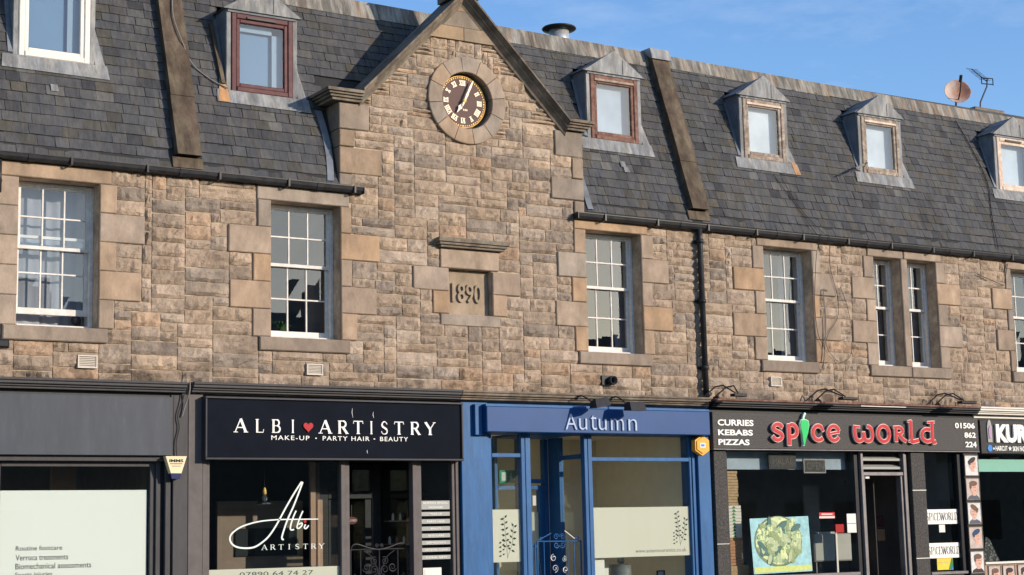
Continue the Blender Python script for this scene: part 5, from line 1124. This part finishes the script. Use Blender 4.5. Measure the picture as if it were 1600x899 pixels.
# ------------------------------------------------------------ restaurant shopfront
s = thing('black_shopfront', 'speckled black restaurant front with an open doorway under the Spice World sign', 'shopfront', (17.9, -.02, 0))
cornice(15.21, 20.64, s, 'black', 3.50, 'redbrown'); B(18.05, 19.0, -.176, -.172, 3.446, 3.458).build('chipped_strip', 'cream', s)
member(s, 'black', 15.19, 20.66, .0, .30, 2.765, 3.378, 'fascia_board')
member(s, 'granite', 15.25, 15.475, -.04, .3, 0, 2.762, 'pilaster'); member(s, 'granite', 19.17, 19.465, -.045, .3, 0, 2.762, 'pilaster')
for z in (2.17, 1.12): B(19.168, 19.467, -.047, -.044, z - .006, z + .006).build('mortar_line', 'paper', s); 
B(15.249, 15.476, -.042, -.039, 1.42, 1.428).build('mortar_line', 'paper', s)
member(s, 'black', 15.48, 15.54, .02, .2, 0, 2.762); pane(s, 15.54, 18.05, .95, 2.762, .06); member(s, 'alu', 15.54, 18.05, .02, .12, .90, .95); member(s, 'granite', 15.54, 18.05, .0, .2, 0, .9, 'stallriser')
member(s, 'black', 18.052, 18.148, .05, .2, 0, 2.762); member(s, 'alu', 18.15, 18.20, .0, .1, 0, 2.762, 'door_jamb'); member(s, 'alu', 18.202, 18.245, .03, .13, 0, 2.40, 'door_jamb')
member(s, 'alu', 18.202, 19.045, .01, .1, 2.40, 2.455, 'door_head'); member(s, 'alu', 19.0, 19.04, .03, .13, 0, 2.398, 'door_jamb'); member(s, 'alu', 19.05, 19.09, .0, .1, 0, 2.762, 'door_jamb'); member(s, 'alu', 19.098, 19.135, .02, .1, 0, 2.762, 'door_jamb'); member(s, 'black', 19.137, 19.168, .05, .2, 0, 2.762)
for z in (2.50, 2.63): MB().xprism([(.05, z), (.05, z + .035), (.16, z + .075), (.16, z + .04)], 18.205, 19.045).build('louvre_blade', 'steelpanel', s)
B(18.25, 18.33, .02, .05, 2.355, 2.385).build('door_closer', 'paper', s)
member(s, 'black', 19.468, 19.52, .04, .2, 0, 2.762); pane(s, 19.52, 20.23, .90, 2.762, .06); member(s, 'black', 20.232, 20.32, .0, .2, 0, 2.762, 'post'); member(s, 'alu', 19.50, 20.31, -.03, .12, .855, .90, 'window_sill'); member(s, 'granite', 19.47, 20.32, .0, .2, 0, .85, 'stallriser')
M['roomgrey'] = mat('grey_room_wall', (.20, .19, .19), .8, .2, 2); room(s, 15.5, 20.3, 3.0, 'roomgrey', y0=.2, fl='room')
B(15.56, 18.03, .22, .23, 2.50, 2.76).build('window_blind', 'blind_pale', s)
B(18.72, 18.74, .35, 1.0, .1, 2.36).build('open_door', 'roomdark', s); B(18.30, 18.62, 1.5, 1.52, .1, 2.3).build('inner_partition', 'room', s)
B(18.98, 19.16, .60, .61, 1.62, 1.80).build('notice_sheet', 'maroon', s); B(19.0, 19.16, .60, .61, 1.40, 1.58).build('notice_sheet', 'card', s)
sg = thing('shop_sign', 'speckled black restaurant sign with red spice world lettering and a green chilli', 'sign', (17.9, -.06, 2.77))
CB(15.205, 20.655, -.10, -.001, 2.785, 3.315, b=.006).build('sign_face', 'spicesign', sg); CB(15.205, 20.655, -.104, -.001, 2.768, 2.783, b=.003).build('sign_trim', 'alu', sg)
ys = -.103
for tx, x0, x1, z0, z1 in (('CURRIES', 15.29, 15.96, 3.115, 3.205), ('KEBABS', 15.29, 15.94, 2.975, 3.06), ('PIZZAS', 15.29, 15.87, 2.835, 2.92), ('01506', 20.12, 20.57, 3.145, 3.235), ('862', 20.32, 20.58, 2.995, 3.085), ('224', 20.33, 20.585, 2.845, 2.935)): text('lettering', tx, x0, x1, z0, z1, ys, .008, 'white', sg, .03)
def uncial(c, x0, x1, z0, z1):
    w, h = x1 - x0, z1 - z0; T = .050
    D = {'s': [([(.88, .80), (.62, .97), (.30, .92), (.16, .70), (.40, .55), (.72, .42), (.84, .22), (.60, .02), (.30, .04), (.10, .22)], T)],
         'p': [([(.18, 1.0), (.18, -.42)], T * 1.1), (arc(.40, .55, .42, .42, 100, -120, 12), T)], 'c': [(arc(.55, .5, .42, .47, 55, 315, 14), T), ([(.80, .92), (.93, .62)], T * .6)],
         'e': [(arc(.55, .5, .42, .47, 20, 325, 16), T), ([(.14, .42), (.55, .52), (.94, .58)], T * .6), ([(.90, .50), (.92, .85)], T * .5)],
         'w': [([(.04, .98), (.02, .55), (.10, .12), (.28, .02), (.46, .18), (.50, .60)], T), ([(.50, .60), (.54, .18), (.72, .02), (.90, .12), (.98, .45), (.90, .88), (.72, .98)], T), ([(-.02, .98), (.30, .94)], T * .5)],
         'o': [(arc(.5, .5, .40, .46, 0, 360, 20), T)],
         'R': [([(.2, .02), (.2, 1.0)], T * 1.05), (arc(.42, .75, .34, .23, 100, -110, 10), T * .8), ([(.45, .52), (.70, .20), (.98, .03)], T * .9), ([(.02, .98), (.4, 1.0)], T * .5)],
         'l': [([(.30, 1.45), (.30, .10), (.60, .03), (.95, .10)], T * 1.05), ([(.05, 1.42), (.35, 1.47)], T * .5), ([(.05, .02), (.35, .03)], T * .5)],
         'd': [(arc(.45, .48, .38, .45, 60, 330, 14), T), ([(.78, 1.42), (.78, .06), (.98, .02)], T * 1.05), ([(.50, 1.42), (.95, 1.46)], T * .5)]}[c]
    mk_ = []
    for k, (p_, t_) in enumerate(D):
        pp = [(x0 + u * w, z0 + v * h) for u, v in p_]; pp = crom(pp, 4) if 3 <= len(pp) < 11 else pp; mk_.append((pp, t_))
    ob = MB(); ib = MB()
    for k, (pp, t_) in enumerate(mk_):
        a_, b_ = pp[0], pp[1]; l = math.hypot(b_[0] - a_[0], b_[1] - a_[1]) or 1; e = .010
        po = [(a_[0] - (b_[0] - a_[0]) / l * e, a_[1] - (b_[1] - a_[1]) / l * e)] + pp[1:-1]; a2, b2 = pp[-1], pp[-2]; l2 = math.hypot(b2[0] - a2[0], b2[1] - a2[1]) or 1
        po.append((a2[0] - (b2[0] - a2[0]) / l2 * e, a2[1] - (b2[1] - a2[1]) / l2 * e))
        ob.ribbon(po, t_ + .020, -.158 - k * .0006, -.128); ib.ribbon(pp, t_, -.166 - k * .0006, -.1605)
    o = ob.build('letter', 'pinkwhite', sg); ib.build('letter_face', 'red', o)
LT = [('s', 16.255, 16.50, 2.915, 3.155), ('p', 16.55, 16.80, 2.935, 3.155), ('c', 17.03, 17.29, 2.915, 3.145), ('e', 17.34, 17.60, 2.915, 3.145),
      ('w', 17.90, 18.28, 2.915, 3.145), ('o', 18.36, 18.66, 2.905, 3.165), ('R', 18.72, 18.98, 2.915, 3.145), ('l', 19.03, 19.26, 2.92, 3.14), ('d', 19.30, 19.63, 2.92, 3.135)]
for q in LT: uncial(*q)
cp = [(16.935, 3.325), (16.90, 3.27), (16.885, 3.20)]
chp = [(16.845, 3.215), (16.93, 3.22), (16.975, 3.20), (16.985, 3.13), (16.955, 3.02), (16.915, 2.93), (16.885, 2.845), (16.865, 2.85), (16.855, 2.93), (16.85, 3.01), (16.83, 3.08), (16.825, 3.16)]
def grow(p_, e): cx_ = sum(q[0] for q in p_) / len(p_); cz_ = sum(q[1] for q in p_) / len(p_); return [(cx_ + (x - cx_) * (1 + e / .08), cz_ + (z - cz_) * (1 + e / .2)) for x, z in p_]
mb = MB(); mb.prism(grow(chp, .013), -.156, -.128); mb.ribbon(crom(cp, 4), .035, -.157, -.128); cho = mb.build('chilli', 'palegreen', sg); MB().prism(chp, -.166, -.1575).build('chilli_face', 'green', cho)
# swan neck sign lights
def swan(xa, xb, xc, xd, label, yd=.62):
    t = thing('sign_light', label, 'light', (xa, -.14, 3.5), 'swan neck lights over the restaurant sign')
    for k, x in enumerate((xa, xb)):
        MB().tube([(x, -.12, 3.50), (x + .16, -.22, 3.66), (x + .24, -.30, 3.68), (xc + .05 * k, -.46, 3.56)], .011, 6).build('lamp_arm', 'iron', t)
    MB().cbox(xc - .07, xd, -.53, -.43, 3.505, 3.545, b=.008).build('lamp_head', 'black', t)
    MB().tube([(xa + .22, -.10, 3.50), (xa + .26, -.13, 3.52), (xa + .30, -.10, 3.51)], .03, 6).build('cable_knot', 'black', t)
swan(15.02, 15.22, 15.35, 15.52, 'black twin armed sign light above CURRIES at the left end of the restaurant sign')
swan(16.98, 17.15, 17.42, 17.66, 'black twin armed sign light above the gap between spice and world')
swan(19.50, 19.68, 19.93, 20.20, 'black twin armed sign light above the phone number on the restaurant sign')
# things in the restaurant window
def slab_sign(x0, x1, z0, z1, y, face, txt, tm, label, tw, th_, fr='black'):
    t = thing('window_sign', label, 'sign', ((x0 + x1) / 2, y, z0)); B(x0, x1, y, y + .03, z0, z1).build('sign_frame', fr, t); B(x0 + .02, x1 - .02, y - .004, y - .0005, z0 + .02, z1 - .02).build('sign_face', face, t)
    xc, zc = (x0 + x1) / 2, (z0 + z1) / 2; text('lettering', txt, xc - tw / 2, xc + tw / 2, zc - th_ / 2, zc + th_ / 2, y - .005, .003, tm, t, .0); return t
slab_sign(16.40, 16.93, 2.50, 2.74, .10, 'granite', 'HALAL', 'brownposts', 'dark panel faintly lettered HALAL at the top of the restaurant window', .40, .10)
slab_sign(17.08, 17.52, 2.44, 2.655, .10, 'granite', 'OPEN', 'brownposts', 'dark OPEN panel hanging near the top of the restaurant window', .34, .11, 'alu')
zz = 1.105; rb = random.Random(2); bi = 0
t = thing('cardboard_box', 'large plain tan box under the stack of flat pizza boxes', 'box', (15.9, .4, .9)); B(15.70, 16.06, .25, .6, .92, 1.10).build('box_body', 'cardlt', t); B(15.70, 16.06, .246, .2495, 1.02, 1.026).build('box_flap_line', 'card', t)
for n_b, m_, gl in ((9, 'card', 'plain brown flat pizza box in the lower part of the window stack'), (10, 'cardwh', 'white flat pizza box printed with a green tree in the middle of the stack'), (12, 'cardlt', 'tan flat pizza box in the upper part of the window stack')):
    hh = {'card': .0445, 'cardwh': .047, 'cardlt': .042}[m_]
    for k in range(n_b):
        j = rb.uniform(-.012, .012) + (.02 if m_ == 'card' and k == 8 else 0); x0 = 15.70 + j * .3; x1 = (15.955 if m_ != 'cardlt' else 15.92) + j
        bx_o = CB(x0, x1, .25 + abs(j), .52, zz + .0015, zz + hh - .0015, b=.003).build('pizza_box', m_, None, gl, 'box', 'flat pizza boxes stacked in the restaurant window')
        if m_ == 'cardwh':
            xc = 15.82; MB().prism([(xc - .035, zz + .006), (xc + .035, zz + .006), (xc, zz + hh - .006)], .25 + abs(j) - .003, .2495 + abs(j)).build('printed_tree', 'treegreen', bx_o)
        zz += hh; bi += 1
fp = thing('food_poster', 'tilted teal poster of a bowl of curry in the restaurant window', 'poster', (16.5, .05, .97))
cs = [(15.98, .974), (17.107, .989), (17.071, 1.801), (15.941, 1.776)]
MB().prism(cs, .048, .053).build('poster_sheet', 'foodbg', fp)
MB().prism([(16.47 + .46 * math.cos(R(12 * k)), 1.44 + .37 * math.sin(R(12 * k)) ) for k in range(30)], .0455, .0475).build('printed_bowl', 'bowlprint', fp)
pl = MB().prism([(16.47 + .44 * math.cos(R(12 * k)), 1.45 + .34 * math.sin(R(12 * k)) + .01 * math.sin(R(60 * k))) for k in range(30)], .043, .045).build('printed_curry', 'food', fp)
MB().prism([(15.995, .99), (17.10, 1.005), (17.095, 1.085), (15.99, 1.07)], .0445, .0475).build('printed_strip', 'foodyel', fp)
rfd = random.Random(8)
for k in range(70):
    cx_, cz_ = 16.47 + rfd.uniform(-.36, .42), 1.42 + rfd.uniform(-.27, .29); l, w_, a_ = rfd.uniform(.06, .12), rfd.uniform(.03, .055), rfd.uniform(0, 3.1)
    if (cx_ - 16.47) ** 2 / .19 + (cz_ - 1.44) ** 2 / .115 > 1: continue
    poly = [(cx_ + math.cos(a_) * l * math.cos(q) - math.sin(a_) * w_ * math.sin(q), cz_ + math.sin(a_) * l * math.cos(q) + math.cos(a_) * w_ * math.sin(q)) for q in [R(45 * i + rfd.uniform(-12, 12)) for i in range(8)]]
    MB().prism(poly, .0415 - .0001 * k, .0428).build('printed_morsel', rfd.choice(['morsel', 'morsel_pale', 'morsel', 'morsel_dark', 'food', 'morsel_pale']), fp)
t = thing('sticker', 'red and white rectangular sticker on the restaurant window', 'sticker', (17.45, .055, 1.76)); B(17.30, 17.61, .054, .0575, 1.795, 1.85).build('sticker_top', 'red', t); B(17.30, 17.61, .054, .0575, 1.762, 1.794).build('sticker_base', 'pinkwhite', t); B(17.345, 17.565, .0525, .0535, 1.815, 1.832).build('printed_bar', 'pinkwhite', t)
B(17.66, 17.84, .10, .13, 1.545, 1.67).build('red_box', 'red', None, 'plain red card behind the restaurant window beside the white notice', 'card')
t = thing('notice', 'white notice with a blue line at the right edge of the restaurant window', 'notice', (17.95, .055, 1.54)); B(17.855, 18.04, .054, .0575, 1.54, 1.825).build('notice_sheet', 'paper', t); B(17.86, 18.035, .052, .0535, 1.672, 1.682).build('printed_line', 'bluedot', t)
t = thing('counter_cabinet', 'pale grey metal cabinet behind the right side of the restaurant window', 'cabinet', (18.0, .6, .5)); CB(17.58, 18.52, .5, .9, 1.11, 1.53, b=.02).build('cabinet_body', 'steelpanel', t); B(17.66, 18.1, .55, .85, 1.532, 1.56).build('cabinet_lid', 'steelpanel', t); B(18.0, 18.04, .485, .495, .6, 1.53).build('cream_upright', 'cream', t); B(17.64, 17.66, .55, .6, .1, 1.11).build('leg', 'alu', t); B(18.45, 18.47, .55, .6, .1, 1.11).build('leg', 'alu', t)
for (z0, z1, lab) in ((1.64, 1.87, 'upper white paper banner lettered SPICEWORLD in the narrow restaurant window'), (1.11, 1.345, 'lower white paper banner lettered SPICEWORLD in the narrow restaurant window')):
    t = thing('paper_banner', lab, 'banner', (19.9, .055, z0)); B(19.53, 20.225, .052, .0575, z0, z1).build('banner_sheet', 'cardwh' if 0 else 'white', t)
    ws = [.55, .62, .30, .62, .6, .95, .75, .66, .58, .72]; sc_ = .70 / sum(ws); x = 19.53
    for c, w_ in zip('SPICEWORLD', ws): serif_letter(c, x + .003, w_ * sc_ * .98, z0 + .055, .125, .048, 'print', t, .003, .85); x += w_ * sc_
B(19.80, 19.93, .052, .0575, 1.51, 1.63).build('paper_slip', 'paper', None, 'small white slip of paper between the two SPICEWORLD banners', 'paper')
t = thing('leaflet', 'yellow leaflet with a green and blue corner under the lower banner', 'leaflet', (19.87, .055, .92)); B(19.71, 20.06, .052, .0575, .925, 1.105).build('leaflet_sheet', 'yellow', t); MB().prism([(19.96, .93), (20.055, .93), (20.055, 1.10), (20.03, 1.10)], .049, .0515).build('printed_corner', 'treegreen', t); MB().prism([(20.02, .93), (20.055, .93), (20.055, 1.0)], .046, .0485).build('printed_corner', 'bluedot', t); text('lettering', 'JUST EAT', 19.74, 19.97, 1.02, 1.055, .0505, .002, 'cardwh', t, .01)

# ------------------------------------------------------------ barber shopfront
k_ = thing('barber_shopfront', 'barber shopfront with portrait posters and a mint window band at the far right', 'shopfront', (21.5, -.02, 0))
cornice(20.66, 25.0, k_, 'cream', 3.50); member(k_, 'cream', 20.66, 25.0, -.02, .3, 3.325, 3.378, 'fascia_board')
member(k_, 'black', 20.66, 25.0, -.015, .3, 2.742, 3.32, 'fascia_board'); member(k_, 'black', 20.325, 20.66, -.05, .3, 0, 2.762, 'pilaster')
pane(k_, 20.70, 25, 1.02, 2.742, .06); member(k_, 'black', 20.662, 20.70, .0, .2, 0, 2.742); member(k_, 'cream', 20.70, 25, -.04, .12, .985, 1.02, 'window_sill'); member(k_, 'warm', 20.70, 25, .0, .2, 0, .984, 'stallriser')
B(20.70, 24.9, .068, .074, 2.465, 2.665).build('mint_band', 'tealstrip', k_)
room(k_, 20.7, 25, 3.6, 'roomdark', y0=.2)
B(20.9, 22.6, 3.2, 3.3, 1.55, 1.75).build('mirror_shelf', 'room', k_)
MB().lathe((21.65, .5, 2.70), [(.07, 0), (.07, .02)], 16).build('ceiling_spot', 'paper', k_)
sg = thing('shop_sign', 'black barber sign with KUR in bold cream letters and a comb', 'sign', (22, -.08, 2.75))
CB(20.70, 25.0, -.10, -.016, 2.75, 3.29, b=.006).build('sign_face', 'kurface', sg)
text('lettering', 'KUR', 21.03, 21.78, 2.925, 3.225, -.103, .03, 'white', sg, .055)
text('lettering', 'HAIRCUT', 21.02, 21.30, 2.795, 2.875, -.103, .006, 'white', sg, .02); text('lettering', 'SKIN FADE', 21.42, 21.75, 2.79, 2.87, -.103, .006, 'white', sg, .02)
MB().prism([(21.36 + (.045 if i % 2 == 0 else .019) * math.sin(R(36 * i)), 2.833 + (.045 if i % 2 == 0 else .019) * math.cos(R(36 * i))) for i in range(10)], -.108, -.1005).build('star', 'white', sg)
MB().lathe((20.89, -.1, 2.835), [(.055, 0), (.055, .012)], 18, Vector((0, -1, 0))).build('badge', 'bluedot', sg); mb = MB(); mb.ribbon([(20.965, 2.83), (20.995, 2.83)], .03, -.11, -.1005); mb.build('badge_mark', 'white', sg)
MB().prism([(20.85, 2.93), (20.95, 2.93), (20.955, 3.18), (20.93, 3.27), (20.90, 3.30), (20.87, 3.27), (20.845, 3.18)], -.118, -.1005).build('comb_outline', 'steelpanel', sg); MB().prism([(20.872, 2.99), (20.928, 2.99), (20.93, 3.15), (20.90, 3.2), (20.87, 3.15)], -.128, -.1185).build('comb_body', 'purple', sg)
# portrait posters (flat prints): frame, backdrop, shoulders, neck, head, hair
def ell(cx_, cz_, rx, rz, rot=0, a0=0, a1=360, n=16):
    return [(cx_ + rx * math.cos(R(q)) * math.cos(R(rot)) - rz * math.sin(R(q)) * math.sin(R(rot)), cz_ + rx * math.cos(R(q)) * math.sin(R(rot)) + rz * math.sin(R(q)) * math.cos(R(rot))) for q in [a0 + (a1 - a0) * i / n for i in range(n if a1 - a0 == 360 else n + 1)]]
def portrait(x0, x1, z0, z1, y, label, hair, cloth, bg_, tilt, side):
    t = thing('portrait_poster', label, 'poster', ((x0 + x1) / 2, y, z0), 'haircut portrait posters'); w, h = x1 - x0, z1 - z0
    for (a, b_, c, d) in ((x0, x1, z0, z0 + .012), (x0, x1, z1 - .012, z1), (x0, x0 + .012, z0 + .012, z1 - .012), (x1 - .012, x1, z0 + .012, z1 - .012)): B(a, b_, y - .012, y, c, d).build('poster_border', 'gold' if 0 else 'coping', t)
    B(x0 + .012, x1 - .012, y - .006, y - .001, z0 + .012, z1 - .012).build('poster_backdrop', bg_, t)
    cx_ = x0 + w * (.52 + .05 * side); cz_ = z0 + h * .56
    def P3(poly, k, nm, m_):
        poly = [(min(max(px_, x0 + .014), x1 - .014), min(max(pz_, z0 + .014), z1 - .014)) for px_, pz_ in poly]; out = []
        for q in poly:
            if not out or (abs(q[0] - out[-1][0]) + abs(q[1] - out[-1][1])) > 1e-4: out.append(q)
        MB().prism(out, y - .0075 - .0012 * k, y - .0066 - .0012 * k).build(nm, m_, t)
    P3([(x0 + w * .08, z0), (x0 + w * .16, z0 + h * .16), (cx_ - w * .12, z0 + h * .25), (cx_ + w * .12, z0 + h * .25), (x0 + w * .88, z0 + h * .15), (x0 + w * .95, z0)], 0, 'printed_shoulders', cloth)
    P3([(cx_ - w * .12, z0 + h * .2), (cx_ + w * .12, z0 + h * .2), (cx_ + w * .11, z0 + h * .45), (cx_ - w * .11, z0 + h * .45)], 1, 'printed_neck', 'skin')
    P3(ell(cx_, cz_, w * .26, h * .25, tilt), 2, 'printed_face', 'skin'); P3(ell(cx_ - side * w * .03, cz_ + h * .19, w * .28, h * .12, tilt), 3, 'printed_hair', hair)
    P3(ell(cx_ - side * w * .23, cz_ + h * .07, w * .07, h * .12, tilt), 4, 'printed_hair', hair)
    P3(ell(cx_ + side * w * .06, cz_ - h * .12, w * .05, h * .012, tilt), 5, 'printed_mouth', 'maroon'); P3(ell(cx_ + side * w * .10, cz_ + h * .015, w * .03, h * .012, tilt), 6, 'printed_eye', 'hair'); P3(ell(cx_ - side * w * .03, cz_ + h * .015, w * .03, h * .012, tilt), 7, 'printed_eye', 'hair')
yp = -.053
portrait(20.335, 20.65, 2.39, 2.725, yp, 'portrait poster of a dark haired man looking down, topmost on the black pillar', 'hair', 'cape', 'postbg2', 25, 1)
portrait(20.335, 20.65, 2.005, 2.36, yp, 'portrait poster of a man in grey with swept brown hair, second on the pillar', 'hairbrown', 'cloth', 'postbg', 0, 1)
portrait(20.335, 20.65, 1.62, 1.975, yp, 'portrait poster of a man tilting his head, middle one on the pillar', 'hairbrown', 'cloth', 'postbg2', -28, -1)
portrait(20.335, 20.65, 1.235, 1.59, yp, 'portrait poster of a man with blue black hair looking down, fourth on the pillar', 'hairblue', 'postbg', 'postbg', 22, 1)
portrait(20.335, 20.65, .85, 1.205, yp, 'portrait poster of a young man in a dark top, lowest on the pillar', 'hairbrown', 'hair', 'postbg2', 0, 1)
for i, (x, hr, lab) in enumerate(((20.78, 'hairbrown', 'small portrait of a man with brown hair under the barber window, leftmost'), (21.11, 'hair', 'small portrait of a man with black hair under the barber window'), (21.46, 'hair', 'small portrait under the barber window at the right edge'))): portrait(x, x + .29, .62, .965, -.003, lab, hr, 'cloth', 'postbg', 0, 1)
t = thing('barber_cape', 'patterned dark cape draped low in the corner of the barber window', 'cape', (21.1, .3, 1.0))
mb = MB(); pr = [(21.02, .3, 1.02), (21.06, .26, 1.42), (21.14, .25, 1.38), (21.24, .24, 1.18), (21.36, .26, 1.02), (21.2, .42, 1.02), (21.12, .42, 1.36)]
mb.add(pr, [(0, 4, 3, 1), (1, 3, 2), (0, 1, 6, 5), (1, 2, 6), (2, 3, 6), (3, 4, 5, 6), (0, 5, 4)]); M['capefab'] = mat('patterned_cape_cloth', (.05, .05, .05), .7, 0, 5, col2=(.4, .4, .38), fac2=.9, scale2=28, thr2=.55); mb.build('cape_cloth', 'capefab', t)

# ------------------------------------------------------------ the far side of the street (seen only as reflections)
def far_house(x0, x1, eave, ridge, chim, label):
    t = thing('far_house', label, 'house', ((x0 + x1) / 2, -36, 0)); y1 = -32.0
    B(x0, x1 - .01, -40, y1, 0, eave).build('house_wall', 'farwall', t)
    MB().xprism([(y1 + .25, eave), (-36, ridge), (-40.2, eave)], x0, x1 - .01).build('house_roof', 'farroof', t)
    for cx_ in chim: MB().box(cx_ - .6, cx_ + .6, -36.4, -35.6, ridge - .8, ridge + 1.15).build('chimney', 'farwall', t)
    x = x0 + 1.2; n = 0
    while x < x1 - 1.5:
        for z in (1.0, 4.3):
            B(x, x + 1.1, y1, y1 + .03, z, z + 1.7).build('house_window', 'farwin', t)
        x += 2.6
far_house(2, 17, 6.6, 9.2, (4, 15.5), 'rendered house across the street, behind the camera at the left')
far_house(17, 33, 7.0, 9.8, (19, 26, 32), 'rendered house across the street, behind the camera in the middle')
far_house(33, 52, 6.4, 9.4, (35, 43, 50), 'rendered house across the street, behind the camera at the right')
far_house(52, 75, 6.8, 9.6, (54, 64, 73), 'rendered house across the street, far to the right behind the camera')
t = thing('fir_tree', 'tall conifer across the street, behind the camera', 'tree', (23.8, -27, 0))
MB().tube([(23.8, -27, 0), (23.8, -27, 9.0)], [.22, .04], 8).build('trunk', 'bark', t)
rt = random.Random(6); mb = MB()
for k in range(900):
    h_ = rt.uniform(2.2, 9.1); r_ = (9.4 - h_) * .24 * rt.uniform(.3, 1.05); a_ = rt.uniform(0, 6.28); p = Vector((23.8 + r_ * math.cos(a_), -27 + r_ * math.sin(a_), h_ - r_ * .25)); s_ = rt.uniform(.12, .3)
    d1 = Vector((math.cos(a_), math.sin(a_), -.3)) * s_ * 1.5; d2 = Vector((-math.sin(a_), math.cos(a_), rt.uniform(-.3, .3))) * s_ * .6; mb.add([p - d2, p + d1, p + d2, p - d1 * .4], [(0, 1, 2, 3)])
mb.build('crown', 'tree', t, kind='stuff')
